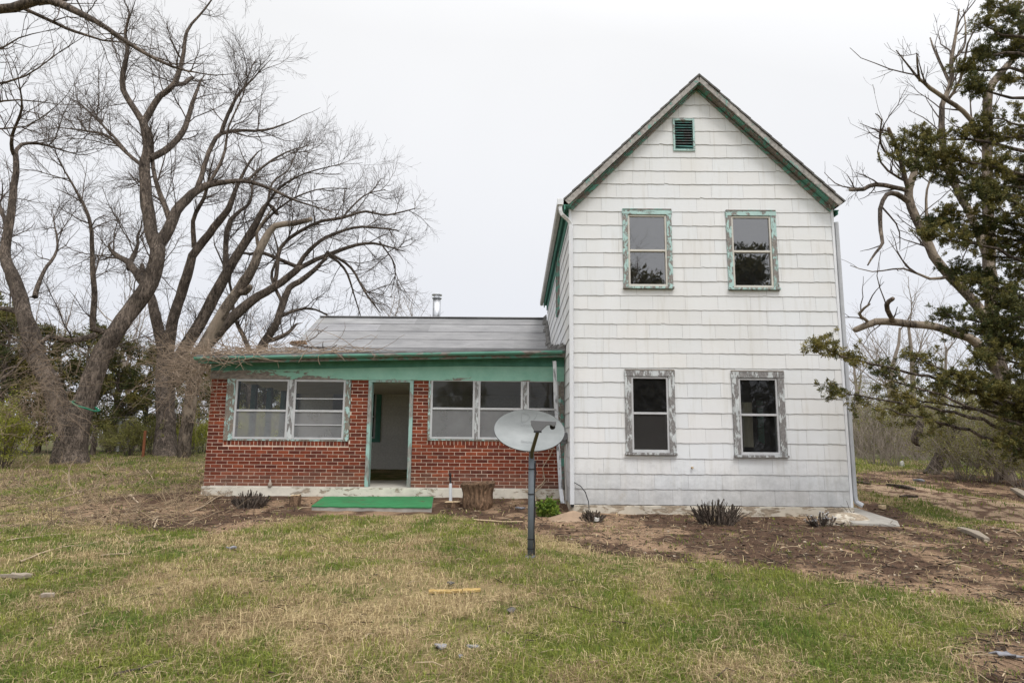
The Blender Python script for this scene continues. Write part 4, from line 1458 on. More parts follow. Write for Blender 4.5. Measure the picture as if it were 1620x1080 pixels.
def resample(P, rads, step):
    P = np.asarray(P, float); rads = np.asarray(rads, float)
    # Catmull-Rom through the given joints
    out, rr_ = [], []
    n = len(P)
    for i in range(n - 1):
        p0 = P[max(i - 1, 0)]; p1 = P[i]; p2 = P[i + 1]; p3 = P[min(i + 2, n - 1)]
        k = max(2, int(np.linalg.norm(p2 - p1) / step))
        for j in range(k):
            t = j / k
            out.append(.5 * (2 * p1 + (p2 - p0) * t + (2 * p0 - 5 * p1 + 4 * p2 - p3) * t * t + (3 * p1 - p0 - 3 * p2 + p3) * t ** 3))
            rr_.append(rads[i] + (rads[i + 1] - rads[i]) * t)
    out.append(P[-1]); rr_.append(rads[-1])
    return np.array(out), np.array(rr_)


def wander(p, d, L, n, curl, up, rg):
    P = np.empty((n + 1, 3)); P[0] = p
    d = unit(d)
    drift = rg.normal(0, curl * .6, 3)
    for i in range(n):
        d = unit(d + rg.normal(0, curl, 3) + drift * .35 + np.array([0, 0, up]))
        P[i + 1] = P[i] + d * L / n
    return P


def side_dir(t, ang, rg, up):
    t = unit(t)
    a = unit(np.cross(t, rg.normal(0, 1, 3)))
    d = t * math.cos(ang) + a * math.sin(ang)
    d[2] += up
    return unit(d)


def sprout(P, rad, lvl, spec, rg, out):
    """spec per level: (per metre, from, length, jitter, radius cap, curl, up, sides, angle lo, angle hi)"""
    if lvl >= len(spec): return
    dens, t0, ln, jit, rc, curl, up, sides, a0, a1 = spec[lvl]
    seg = np.linalg.norm(np.diff(P, axis=0), axis=1); cum = np.concatenate([[0], np.cumsum(seg)]); L = cum[-1]
    m = rg.poisson(dens * L * (1 - t0))
    for _ in range(m):
        s = L * (t0 + (1 - t0) * rg.random()); i = min(np.searchsorted(cum, s, 'right') - 1, len(seg) - 1)
        f = (s - cum[i]) / (seg[i] + 1e-9)
        p = P[i] + (P[i + 1] - P[i]) * f
        r_here = rad[i] + (rad[i + 1] - rad[i]) * f
        l = ln * (1 + jit * rg.uniform(-1, 1)) * (1 - .45 * s / L)
        d = side_dir(P[i + 1] - P[i], R(rg.uniform(a0, a1)), rg, up * 2.0)
        n = 5 if lvl == 0 else 4 if lvl == 1 else 3
        Q = wander(p, d, l, n, curl, up, rg)
        r0 = min(r_here * .7, rc * (.7 + .6 * rg.random()))
        rr_ = np.linspace(r0, max(r0 * .32, .0032), n + 1)
        out.append((Q, rr_, sides))
        sprout(Q, rr_, lvl + 1, spec, rg, out)


def traced_tree(name, label, base_px, limbs, Y, drift, spec, mat, seed, group=None, kids=None, rootspread=0, twig_mat='twig', scale_r=.90, min_r=.0):
    rg = np.random.default_rng(seed)
    b = gat(*base_px) if not isinstance(base_px, np.ndarray) else base_px
    th = thing(name, label, 'tree', b, group)
    cr = []; known = []
    for i, L in enumerate(limbs):
        a = rg.uniform(-1, 1) * drift
        y0 = Y
        if isinstance(L, tuple): L, y0, a = L
        elif i:
            jn = min(known, key=lambda q_: (q_[0] - L[0][0]) ** 2 + (q_[1] - L[0][1]) ** 2)
            y0 = jn[2]
            if a * jn[3] < 0 and i % 3: a = -a
        n = len(L)
        P = [at(px, py, y0 + a * (k / max(1, n - 1)) ** 1.0) for k, (px, py, r) in enumerate(L)]
        for k in range(n - 1):
            for f in np.linspace(0, 1, 6): known.append((L[k][0] + (L[k + 1][0] - L[k][0]) * f, L[k][1] + (L[k + 1][1] - L[k][1]) * f, y0 + a * (k + f) / max(1, n - 1), a))
        if i and L[-1][2] < 3.2 and L[-1][0] < 540 and not (L[-1][0] > 1340 and L[-1][2] > 3):
            d_ = unit(P[-1] - P[-2])
            for _k in range(3): d_ = unit(d_ + rg.normal(0, .16, 3)); P.append(P[-1] + d_ * .38)
            L = list(L) + [(0, 0, L[-1][2] * .75), (0, 0, L[-1][2] * .45), (0, 0, .35)]
        rads = [max(r * scale_r * (1 if i == 0 else .92) * y0 / FPX, min_r) for _, _, r in L]
        if i == 0:
            P[0] = np.array([P[0][0], P[0][1], min(P[0][2], float(gz(P[0][0], P[0][1]))) - .12])
        Q, q = resample(P, rads, .28)
        nz = rg.normal(0, 1, Q.shape); nz[1:-1] = (nz[:-2] + nz[1:-1] + nz[2:]) / 3; nz[0] = 0
        Q = Q + nz * np.minimum(q * .4, .03)[:, None]
        if i == 0 and rootspread:
            q = q * (1 + rootspread * np.exp(-np.arange(len(q)) / 1.6))
        if n <= 4 and L[-1][2] > 2.6: pass
        sides = 14 if i == 0 else 10 if rads[0] > .07 else 7
        # close the broken end
        if q[-1] > .02:
            tt_ = unit(Q[-1] - Q[-2]); e_ = Q[-1].copy(); r_ = q[-1]
            for f, s_ in ((.35, .92), (.65, .7), (.85, .4), (.95, .02)): Q = np.vstack([Q, e_ + tt_ * r_ * f]); q = np.append(q, r_ * s_)
        tubes('trunk' if i == 0 else 'limb', [(Q, q, sides)], M[mat], th)
        sprout(Q, q, 0, spec if q[0] < .22 else [(spec[0][0] * .35,) + spec[0][1:]] + spec[1:], rg, cr)
    if cr: tubes('crown', cr, M[twig_mat], th)
    return th


SP_BIG = [(2.7, .10, 1.9, .65, .022, .15, .05, 5, 25, 75), (5.6, .08, 1.0, .6, .0095, .18, .035, 4, 20, 60), (7.4, .1, .55, .6, .0058, .20, .02, 3, 20, 55)]

TA = [
    [(110, 738, 27), (114, 700, 24), (127, 660, 20), (141, 625, 17.5), (159, 567, 16.5), (185, 522, 15.5), (207, 493, 15), (237, 448, 15), (248, 400, 14), (245, 385, 13), (237, 350, 12), (228, 272, 10.5), (233, 233, 9.5), (226, 194, 8)],
    [(105, 700, 20), (92, 640, 19), (75, 600, 17), (58, 560, 17), (48, 522, 16), (33, 474, 14), (18, 430, 11.5), (8, 405, 10), (16, 350, 8), (25, 272, 6), (24, 240, 5)],
    [(226, 194, 7), (202, 156, 6), (193, 128, 5.5), (202, 86, 4), (198, 50, 2.5), (205, 20, 1.5)],
    [(226, 196, 7), (237, 175, 6.5), (253, 152, 6), (278, 132, 5.5), (288, 93, 4), (296, 50, 3), (323, 15, 2), (345, -15, 1)],
    [(275, 134, 5), (290, 133, 4.5), (302, 123, 4)],
    [(246, 395, 12), (268, 362, 11), (280, 334, 10), (295, 315, 9), (311, 301, 8), (331, 290, 6.5), (360, 287, 5), (389, 288, 4.5), (430, 300, 3.5), (470, 318, 2.5), (510, 330, 1.2)],
    [(311, 300, 5), (331, 241, 4.5), (350, 210, 4), (385, 206, 3), (420, 206, 2.4), (465, 190, 1)],
    [(350, 210, 4), (373, 156, 3), (400, 125, 1.5)],
    [(236, 250, 7), (260, 238, 6.5), (288, 210, 6), (300, 180, 5), (307, 156, 4), (315, 135, 3)],
    [(268, 348, 6), (255, 310, 5), (243, 270, 4), (240, 215, 3)],
    [(226, 264, 4), (200, 240, 3.5), (170, 215, 3), (135, 207, 2), (95, 202, 1)],
    [(200, 240, 3), (165, 200, 2.5), (125, 163, 1.5)],
    [(185, 525, 7), (148, 520, 6), (150, 450, 5), (146, 400, 4), (140, 340, 3), (115, 290, 2)],
    [(150, 530, 6), (110, 540, 5), (78, 533, 4), (35, 570, 2)],
    [(232, 455, 9), (214, 432, 8), (203, 415, 7), (190, 408, 5), (175, 395, 3)],
    [(205, 425, 6), (208, 410, 5), (218, 385, 3)],
    [(10, 400, 6), (8, 350, 4.5), (-10, 300, 3)],
    [(24, 242, 4), (35, 228, 3.5), (60, 227, 3), (90, 235, 2), (125, 245, 1)],
    [(22, 245, 4), (18, 215, 3), (35, 170, 2), (30, 130, 1)],
    [(40, 500, 7), (15, 490, 5), (-30, 485, 4)],
    [(55, 470, 5), (70, 430, 3.5), (90, 395, 2.5), (85, 350, 1.2)],
    [(331, 290, 4), (352, 250, 3), (362, 200, 2), (385, 150, 1.2)],
    [(389, 288, 3), (420, 262, 2.4), (455, 240, 1.6), (480, 232, .8)],
]
traced_tree('bare_tree', 'largest leafless tree with wide furrowed trunk and a green hose tied round it', (110, 732), TA, gat(110, 732)[1], 2.4, SP_BIG, 'bark', 4, None, None, .35)
YBt = gat(263, 722)[1]
TBl = [
    [(263, 726, 19), (262, 690, 17), (261, 640, 16), (262, 600, 15), (262, 560, 14)],
    [(262, 575, 12), (246, 500, 10), (240, 470, 8), (228, 440, 6), (222, 420, 4)],
    [(262, 570, 12), (274, 504, 10), (293, 448, 9), (305, 405, 8.5), (330, 370, 7.5), (362, 330, 6), (372, 300, 4), (392, 262, 2.5)],
    [(307, 392, 5), (305, 350, 4), (322, 312, 3.5), (330, 280, 2)],
    [(268, 600, 14), (283, 568, 13), (299, 541, 12), (326, 493, 11), (356, 437, 10), (375, 405, 9), (394, 374, 8), (410, 345, 6), (424, 322, 5), (437, 338, 4)],
    [(356, 437, 6), (357, 400, 5), (360, 360, 5), (372, 340, 4), (395, 320, 3), (400, 290, 2)],
    [(275, 605, 12), (310, 565, 11), (333, 541, 11), (370, 500, 10), (400, 475, 9), (435, 452, 8), (472, 425, 6.5)],
    [(472, 425, 5), (498, 410, 4.5), (540, 395, 4), (590, 385, 2.5), (640, 398, 1)],
    [(472, 420, 4.5), (490, 395, 4), (517, 374, 3.5), (572, 359, 2.5), (630, 365, 1.2)],
    [(472, 422, 4), (440, 410, 4), (415, 400, 3.5), (395, 402, 3)],
    [(435, 445, 4), (439, 404, 4), (450, 385, 3.5), (472, 367, 3.5), (510, 350, 3), (542, 344, 3), (580, 335, 2.5), (609, 341, 2), (657, 330, 1)],
    [(517, 398, 3), (555, 425, 2.5), (580, 465, 2), (602, 495, 1)],
    [(515, 400, 3), (545, 425, 2.5), (560, 465, 1.5), (570, 500, 1)],
    [(542, 344, 2), (575, 310, 1.6), (610, 300, .8)], [(600, 382, 1.8), (625, 420, 1.3), (620, 460, .7)],
    [(410, 345, 3), (440, 300, 2.4), (480, 275, 1.6), (530, 262, .8)],
    [(424, 325, 3), (430, 290, 2.2), (455, 270, 1.4), (470, 240, .8)],
    [(375, 405, 4), (400, 375, 3), (440, 330, 2.2), (500, 300, 1.2), (560, 300, .7)],
]
traced_tree('bare_tree', 'leaning leafless tree reaching over the left end of the porch roof', (263, 722), TBl, YBt, 2.0, SP_BIG, 'bark', 9, None, None, .25)
YP = YBt - 1.2
PALE = [[(292, 700, 11), (300, 640, 11), (312, 580, 10.5), (324, 548, 10), (348, 504, 10), (370, 467, 9), (387, 444, 9), (400, 425, 8), (413, 389, 7), (435, 359, 5.5), (465, 355, 5), (492, 347, 4)],
        [(374, 462, 7), (385, 462, 6.5), (396, 452, 6)], [(410, 395, 4), (405, 370, 3), (420, 345, 1.5)]]
traced_tree('bare_tree', 'slim pale barkless dead tree with a sawn top between the leaning trunks', (292, 715), PALE, YP, .8, [SP_BIG[0][:1] + SP_BIG[0][1:]] and [(.5, .3, .8, .5, .02, .2, .05, 5, 30, 75), (2, .1, .4, .5, .01, .2, .03, 3, 25, 60)], 'bark_pale', 12)
YC = 25.5
CT = [[(393, 720, 10), (398, 640, 9.5), (402, 590, 9), (417, 543, 8), (437, 510, 6.5), (447, 480, 6), (457, 455, 5.5), (475, 445, 5), (498, 426, 4), (520, 405, 2)],
      [(437, 502, 4), (470, 490, 3), (500, 490, 2), (527, 504, 1.2)], [(417, 540, 5), (450, 530, 4), (463, 518, 3)], [(447, 480, 4), (430, 440, 3), (440, 400, 2), (430, 360, 1)],
      [(402, 590, 6), (390, 540, 4.5), (370, 500, 3.5), (365, 450, 2.5), (345, 400, 1.5)]]
traced_tree('bare_tree', 'small leafless tree rising behind the low end of the porch roof', (393, 700), CT, YC, 2.0, SP_BIG, 'bark', 15)

# tree whose trunk is outside the picture; its limb crosses the upper left corner
YD_ = 11.5
bx = at(-330, 700, YD_); bx[2] = float(gz(bx[0], bx[1]))
DL = [[(-330, 800, 26), (-325, 600, 21), (-300, 380, 18), (-240, 200, 15), (-150, 80, 12)],
      ([(-150, 82, 11), (-60, 30, 10), (0, 16, 9), (40, 8, 9), (78, 2, 8), (128, 23, 6.5), (171, 47, 5), (218, 78, 4), (272, 105, 2.5), (312, 115, 1.2)], YD_, -.8),
      ([(60, 6, 5), (100, 0, 5), (135, -6, 4), (200, -25, 2.5)], YD_, .6),
      ([(30, 10, 4), (90, 38, 3.5), (116, 50, 3.2), (162, 64, 2)], YD_, .6),
      ([(-200, 140, 5), (-100, 150, 3.5), (-20, 135, 2.5), (40, 120, 1.6), (98, 80, .8)], YD_, -.6),
      ([(-220, 190, 5), (-100, 190, 3.5), (-20, 165, 2.2), (30, 158, 1.5), (92, 165, .8)], YD_, -.2),
      ([(-240, 240, 5), (-120, 240, 3), (-30, 205, 2.2), (40, 200, 1.4), (98, 160, .7)], YD_, .8),
      ([(-240, 60, 5), (-120, 90, 3), (-20, 85, 2.2), (30, 60, 1.4), (70, 50, .7)], YD_, .3)]
SP_D = [(3.6, .2, .9, .5, .014, .17, .03, 4, 30, 75), (4.0, .1, .42, .5, .007, .2, .03, 3, 25, 65)]
traced_tree('bare_tree', 'leafless limb reaching in over the upper left corner from outside', bx, DL, YD_, .6, SP_D, 'bark', 21, None, None, 0)

# dead tree at the right
YE = 17.0
be = at(1590, 742, YE); be[2] = float(gz(be[0], be[1]))
EL = [[(1592, 752, 17), (1587, 690, 15), (1584, 620, 14), (1577, 560, 13), (1570, 500, 12), (1567, 450, 11.5), (1563, 330, 10.5), (1562, 250, 9.5), (1564, 200, 9), (1564, 145, 8), (1580, 120, 7), (1600, 96, 6), (1640, 60, 4)],
      [(1577, 560, 11), (1545, 485, 10), (1502, 437, 9.5), (1475, 405, 9), (1451, 350, 9), (1438, 312, 9), (1440, 290, 8), (1447, 265, 6.5), (1452, 235, 4)],
      [(1438, 303, 5), (1415, 297, 5), (1385, 292, 5), (1365, 300, 4.5), (1345, 299, 4)],
      [(1436, 318, 6), (1420, 308, 5.5), (1403, 308, 5), (1393, 330, 4.5), (1394, 365, 4), (1397, 385, 3.3), (1385, 400, 2.5), (1372, 420, 1.5)],
      [(1437, 300, 5), (1428, 265, 4.8), (1415, 225, 4.2), (1405, 205, 3.5)],
      [(1425, 255, 3), (1400, 240, 2.5), (1392, 215, 2), (1395, 190, 1.5), (1385, 180, 1)],
      [(1568, 420, 8), (1530, 330, 8), (1500, 270, 7.5), (1490, 215, 7), (1490, 164, 6), (1504, 133, 5.5), (1507, 89, 4.5), (1513, 51, 3), (1518, 15, 1.5)],
      [(1562, 245, 6), (1535, 189, 5), (1500, 158, 4.5), (1471, 138, 4), (1455, 127, 3), (1440, 109, 2), (1418, 80, 1)],
      [(1455, 128, 3), (1452, 100, 2), (1450, 85, 1.2)],
      [(1577, 585, 11), (1547, 544, 10), (1520, 528, 9), (1490, 520, 8.5), (1465, 515, 8), (1421, 511, 8), (1385, 510, 7.5), (1354, 521, 6)],
      [(1417, 510, 5), (1407, 497, 5), (1404, 483, 5), (1411, 472, 4.5)],
      [(1372, 508, 3.5), (1360, 496, 3), (1376, 481, 2)],
      [(1504, 133, 4), (1480, 85, 2.6), (1472, 60, 1.5)], [(1507, 95, 3.5), (1525, 75, 2.6), (1528, 45, 2), (1524, 15, 1)],
      [(1500, 158, 3.5), (1520, 125, 3), (1530, 70, 2), (1545, 45, 1)],
      [(1480, 410, 5), (1468, 360, 3.5), (1466, 300, 2.5), (1485, 260, 1.5)],
      [(1440, 290, 3), (1405, 270, 2.4), (1388, 240, 1.6), (1400, 195, .8)],
      [(1502, 437, 4), (1470, 440, 3), (1430, 425, 2), (1380, 430, 1.2), (1345, 420, .7)]]
SP_E = [(2.0, .12, 1.35, .6, .022, .15, .10, 5, 25, 65), (3.0, .1, .65, .5, .010, .18, .06, 4, 25, 55), (2.6, .2, .3, .5, .006, .2, .03, 3, 20, 60)]
traced_tree('dead_tree', 'dead tree with peeling pale bark and a broken limb pointing at the house', be, EL, YE, 1.8, SP_E, 'bark_pale', 33, scale_r=.80)


# generic smaller bare trees
def bare_proto(name, label, loc, h, seed, spread, mat='twig_far', group=None, stems=1):
    rg = np.random.default_rng(seed)
    th = thing(name, label, 'tree', loc, group)
    loc = np.array(loc, float)
    tr, cr = [], []
    for s in range(stems):
        d = np.array([rg.normal(0, .12 + .15 * (stems > 1)), rg.normal(0, .12 + .15 * (stems > 1)), 1])
        P = wander(loc + np.array([rg.normal(0, .1) * (stems > 1), rg.normal(0, .1) * (stems > 1), -.1]), d, h * .8 * rg.uniform(.8, 1), 8, .09, .06, rg)
        q = np.linspace(.022 * h, .006 * h, 9)
        tr.append((P, q, 8))
        sprout(P, q, 0, [(1.6, .2, h * .42 * spread, .4, .035, .12, .07, 5, 25, 60), (2.6, .1, h * .20, .5, .016, .16, .05, 4, 25, 60), (3.4, .1, h * .09, .5, .009, .2, .03, 3, 20, 60)], rg, cr)
    tubes('trunk', tr, M[mat], th)
    tubes('crown', cr, M[mat], th)
    return th


def gp(px, Y, dz=-.05):
    p = at(px, 690, Y); p[2] = float(gz(p[0], p[1])) + dz
    return p


GB = 'leafless trees standing behind the yard'
fa = bare_proto('bare_tree', 'thin grey leafless tree behind the yard, leftmost of the far ones', gp(25, 31), 8.5, 41, 1.0, 'twig_far', GB)
fb = bare_proto('bare_tree', 'bushy leafless tree behind the gap left of the forked trunk', gp(100, 33), 9.0, 42, 1.1, 'twig_far', GB)
fc = bare_proto('bare_tree', 'twiggy leafless tree with several stems beyond the right yard', gp(1425, 34), 9.6, 43, 1.2, 'twig_far', GB, 2)
copy_tree(fb, gp(165, 36), 2.0, 1.0, 'leafless tree seen between the two stems of the largest trunk', GB)
copy_tree(fa, gp(215, 34), 1.0, 1.05, 'slim leafless tree just left of the leaning trunks', GB)
copy_tree(fb, gp(300, 38), 4.0, .95, 'far leafless tree seen through the leaning trunks', GB)
copy_tree(fc, gp(352, 36), 4.5, .8, 'low leafless tree behind the left end of the porch roof', GB)
copy_tree(fc, gp(455, 40), 2.2, .78, 'low leafless tree behind the porch roof kink', GB)
copy_tree(fa, gp(590, 38), 3.0, 1.06, 'leafless top showing over the roof ridge left of the stove pipe', GB)
copy_tree(fa, gp(640, 40), 5.0, 1.12, 'spiky leafless top over the ridge just left of the stove pipe', GB)
copy_tree(fb, gp(725, 60), 1.0, 1.18, 'rounded leafless top over the ridge right of the stove pipe', GB)
copy_tree(fb, gp(795, 66), 2.6, 1.22, 'smallest leafless top over the ridge near the tall block', GB)
copy_tree(fb, gp(1375, 40), 3.6, 1.0, 'leafless tree beside the right corner of the house', GB)
copy_tree(fa, gp(1480, 42), 2.6, 1.05, 'leafless tree far behind the broken pale limb', GB)
copy_tree(fc, gp(1560, 45), 1.2, .9, 'leafless tree far behind the cedar trunk', GB)
copy_tree(fc, gp(1350, 60), 5.2, 1.0, 'farthest leafless tree against the right wall', GB)


# ------------------------------------------------------------------ cedars: sprays of short scale-leaf plumes along branchlets
def plumes(P0, D, n_each, rg, size, spread, tone):
    """quads for sprigs round the ends of branchlets"""
    m = len(P0)
    idx = np.repeat(np.arange(m), n_each)
    N = len(idx)
    t = rg.uniform(0, 1, N)[:, None]
    d = D[idx] + rg.normal(0, .55, (N, 3)); d /= np.linalg.norm(d, axis=1)[:, None]
    p = P0[idx] + D[idx] * (t * spread * 1.5) + rg.normal(0, spread * .33, (N, 3)) * (1.1 - .5 * t)
    L = size * rg.uniform(.6, 1.4, N)[:, None]
    s = np.cross(d, rg.normal(0, 1, (N, 3))); s /= np.linalg.norm(s, axis=1)[:, None]
    w = L * rg.uniform(.09, .17, N)[:, None]
    V = np.stack([p, p + d * L * .5 - s * w, p + d * L, p + d * L * .5 + s * w], 1)
    k = tone[idx][:, None] + rg.normal(0, .16, N)[:, None]
    k = np.clip(k, 0, 1)
    C = np.array([.045, .058, .020])[None] * (1 - k) + np.array([.265, .215, .062])[None] * k
    C = C * rg.uniform(.7, 1.3, N)[:, None]
    return V, np.repeat(C[:, None], 4, 1)


def quads_obj(name, V, C, mat, parent, stuff=False):
    n = len(V)
    me = np_mesh(name, V.reshape(-1, 3) - wloc(parent), np.arange(n * 4), np.arange(n) * 4, None, C.reshape(-1, 3))
    o = place(name, me, M[mat], parent)
    if stuff: o['kind'] = 'stuff'
    return o


def cedar_boughs(boughs, rg, dens, n_each, size, spread, out_w, out_p):
    """boughs: list of (points, radii, first fraction that carries foliage)"""
    for P, q, f0 in boughs:
        out_w.append((P, q, 6))
        L = np.linalg.norm(np.diff(P, axis=0), axis=1).sum()
        m = max(3, int(L * dens * rg.uniform(.55, 1.15) * (.26 if P[-1][0] < 6.6 else .62 if P[-1][0] < 7.3 else 1.0)))
        starts, dirs = [], []
        for _ in range(m):
            t = f0 + (1 - f0) * rg.random() ** .8
            i = min(int(t * (len(P) - 1)), len(P) - 2); f = t * (len(P) - 1) - i
            p = P[i] + (P[i + 1] - P[i]) * f; tg = unit(P[i + 1] - P[i])
            d = side_dir(tg, R(rg.uniform(20, 75)), rg, .1)
            l = rg.uniform(.18, .62) * min(1, .35 + L * .35) * (1.15 - .55 * t)
            Q = wander(p, d, l, 3, .16, .05, rg)
            out_w.append((Q, np.array([.009, .007, .005, .003]), 3))
            for k in range(1, 4):
                for _2 in range(2):
                    starts.append(Q[k] + rg.normal(0, .03, 3)); dirs.append(unit(Q[k] - Q[k - 1] + rg.normal(0, .5, 3)))
        starts.append(P[-1]); dirs.append(unit(P[-1] - P[-2]))
        starts = np.array(starts); dirs = np.array(dirs)
        tone = np.clip(rg.normal(.34, .16) + rg.normal(0, .14, len(starts)), 0, 1)
        out_p.append(plumes(starts, dirs, n_each, rg, size, spread, tone))


YCd = 11.6
rg = np.random.default_rng(77)
tp = at(1752, 700, YCd); tp[2] = float(gz(tp[0], tp[1]))
cedar = thing('cedar_tree', 'tall dark green cedar at the right edge reaching boughs toward the house', 'tree', tp)
hC = 10.2
Pt = np.array([tp + np.array([.12 * math.sin(t * 5), .1 * math.sin(t * 4 + 1), -.1 + t * hC]) for t in np.linspace(0, 1, 14)])
tubes('trunk', [(Pt, np.linspace(.21, .02, 14), 12)], M['bark'], cedar)
targets = [(1415, 228, 11.9, .62), (1450, 215, 12.1, .62), (1440, 262, 11.7, .55), (1475, 262, 11.9, .5), (1505, 245, 11.5, .5), (1525, 110, 12.2, .6), (1535, 135, 11.8, .6), (1545, 88, 12.2, .6), (1560, 12, 12.0, .45), (1555, 35, 11.6, .5), (1580, 58, 12.2, .4), (1600, 20, 11.5, .3),
           (1610, 70, 11.9, .3), (1292, 549, 10.7, .84), (1322, 622, 10.9, .84), (1385, 590, 11.0, .6), (1395, 645, 10.8, .62), (1420, 625, 11.3, .6), (1440, 565, 11.0, .55), (1475, 610, 11.2, .5), 
           (1480, 355, 12.0, .62), (1465, 372, 11.5, .65), (1500, 330, 11.8, .5), (1535, 300, 11.4, .4), (1530, 440, 11.4, .4), (1505, 430, 11.9, .5), (1498, 500, 11.3, .4), (1520, 520, 11.7, .35), (1545, 560, 11.2, .3), (1520, 595, 11.6, .35), (1560, 610, 11.0, .3), (1590, 655, 11.3, .3),
           (1585, 700, 11.0, .35), (1600, 560, 11.0, .2), (1590, 480, 11.2, .2), (1600, 420, 11.4, .2), (1575, 385, 11.8, .3), (1580, 330, 11.3, .3), (1600, 250, 11.7, .25), (1580, 215, 12.1, .35), (1610, 180, 11.4, .3), (1545, 215, 12.0, .5), (1560, 260, 11.6, .4), (1625, 330, 11.0, .2), (1622, 620, 10.7, .2), (1625, 500, 10.8, .2),
           (1560, 90, 12.3, .4), (1585, 120, 12.0, .35), (1555, 185, 11.9, .45), (1570, 300, 12.2, .35), (1555, 350, 11.6, .4), (1545, 400, 12.1, .4), (1555, 470, 11.5, .35), (1575, 540, 11.9, .3), (1560, 640, 11.5, .35), (1610, 440, 12.4, .25), (1605, 520, 12.3, .25), (1600, 290, 12.3, .3), (1700, 300, 11, .2), (1720, 500, 11, .2), (1700, 620, 11, .2), (1690, 150, 11.3, .2), (1600, 130, 12.4, .3), (1630, 90, 12, .25), (1615, 40, 12.2, .25), (1590, 20, 12.6, .4), (1640, 380, 12.6, .2), (1660, 540, 12.8, .2), (1600, 600, 12.8, .3), (1570, 500, 12.9, .3), (1590, 690, 12.3, .35)]
boughs = []
for (px, py, y, f0) in targets:
    e = at(px, py, y)
    hz = math.hypot(e[0] - tp[0], e[1] - tp[1])
    zr = np.clip(e[2] - .28 * hz - .1, tp[2] + .6, tp[2] + hC - .3)
    s = np.array([np.interp(zr, Pt[:, 2], Pt[:, 0]), np.interp(zr, Pt[:, 2], Pt[:, 1]), zr])
    md = s + (e - s) * .5 + np.array([rg.normal(0, .08), rg.normal(0, .08), .12 * hz * rg.uniform(-.3, .7)])
    P, q = resample([s, s + (md - s) * .5 + rg.normal(0, .03, 3), md, md + (e - md) * .5 + rg.normal(0, .03, 3), e], [.05, .04, .03, .02, .007], .22)
    P = P + rg.normal(0, .018, P.shape)
    boughs.append((P, q * min(1, hz / 2.2 + .2), f0))
ow, op = [], []
cedar_boughs(boughs, rg, 12.0, 46, .046, .055, ow, op)
tubes('boughs', ow, M['bark'], cedar)
quads_obj('foliage', np.concatenate([a for a, _ in op]), np.concatenate([b for _, b in op]), 'needle', cedar)


def cedar_proto(label, loc, h, seed, wid, group):
    rg = np.random.default_rng(seed)
    loc = np.array(loc, float)
    th = thing('cedar_tree', label, 'tree', loc, group)
    P = np.array([loc + [0, 0, t * h - .1] for t in np.linspace(0, 1, 8)])
    tubes('trunk', [(P, np.linspace(.14, .015, 8), 8)], M['bark'], th)
    bs = []
    for k in range(62):
        t = rg.uniform(.06, .98); a = rg.uniform(0, 6.283)
        L = wid * (1 - t) ** .75 * rg.uniform(.65, 1.15) + .25
        s = loc + [0, 0, t * h]
        e = s + np.array([math.cos(a) * L, math.sin(a) * L, L * rg.uniform(.1, .6)])
        Q, q = resample([s, s + (e - s) * .5 + rg.normal(0, .06, 3), e], [.03, .018, .005], .3)
        bs.append((Q, q, .25))
    ow, op = [], []
    cedar_boughs(bs, rg, 9, 12, .15, .17, ow, op)
    tubes('boughs', ow, M['bark'], th)
    quads_obj('foliage', np.concatenate([a for a, _ in op]), np.concatenate([b for _, b in op]), 'needle', th)
    return th


GC = 'dark cedars behind the left trees'
c1 = cedar_proto('dark cedar behind the left edge, leftmost of the cedars', gp(-5, 25), 5.4, 51, 1.9, GC)
copy_tree(c1, gp(62, 26.5), 2.0, .92, 'dark cedar behind the left stem of the largest tree', GC)
copy_tree(c1, gp(125, 28), 4.0, .98, 'dark cedar directly behind the forked trunk', GC)
copy_tree(c1, gp(178, 27), 1.2, .88, 'dark cedar seen right of the green hose', GC)
copy_tree(c1, gp(228, 29.5), 3.0, .85, 'dark cedar behind the small tin roof', GC)
copy_tree(c1, gp(305, 33), 5.0, .9, 'dark cedar next to the left porch corner', GC)
copy_tree(c1, gp(-70, 27), .6, 1.3, 'dark cedar cut by the left border', GC)
copy_tree(c1, gp(503, 44), 1.7, 1.35, 'small cedar top peeking over the left roof slope', GC)


# ------------------------------------------------------------------ shrubs
def leafy(pts, rg, n_each, size, spread, c0, c1):
    m = len(pts); idx = np.repeat(np.arange(m), n_each); N = len(idx)
    p = pts[idx] + rg.normal(0, spread, (N, 3))
    d = rg.normal(0, 1, (N, 3)); d[:, 2] += .3; d /= np.linalg.norm(d, axis=1)[:, None]
    s = np.cross(d, rg.normal(0, 1, (N, 3))); s /= np.linalg.norm(s, axis=1)[:, None]
    L = size * rg.uniform(.6, 1.3, N)[:, None]; w = L * .28
    V = np.stack([p, p + d * L * .5 - s * w, p + d * L, p + d * L * .5 + s * w], 1)
    k = rg.uniform(0, 1, N)[:, None]
    C = np.array(c0)[None] * (1 - k) + np.array(c1)[None] * k
    return V, np.repeat(C[:, None], 4, 1)


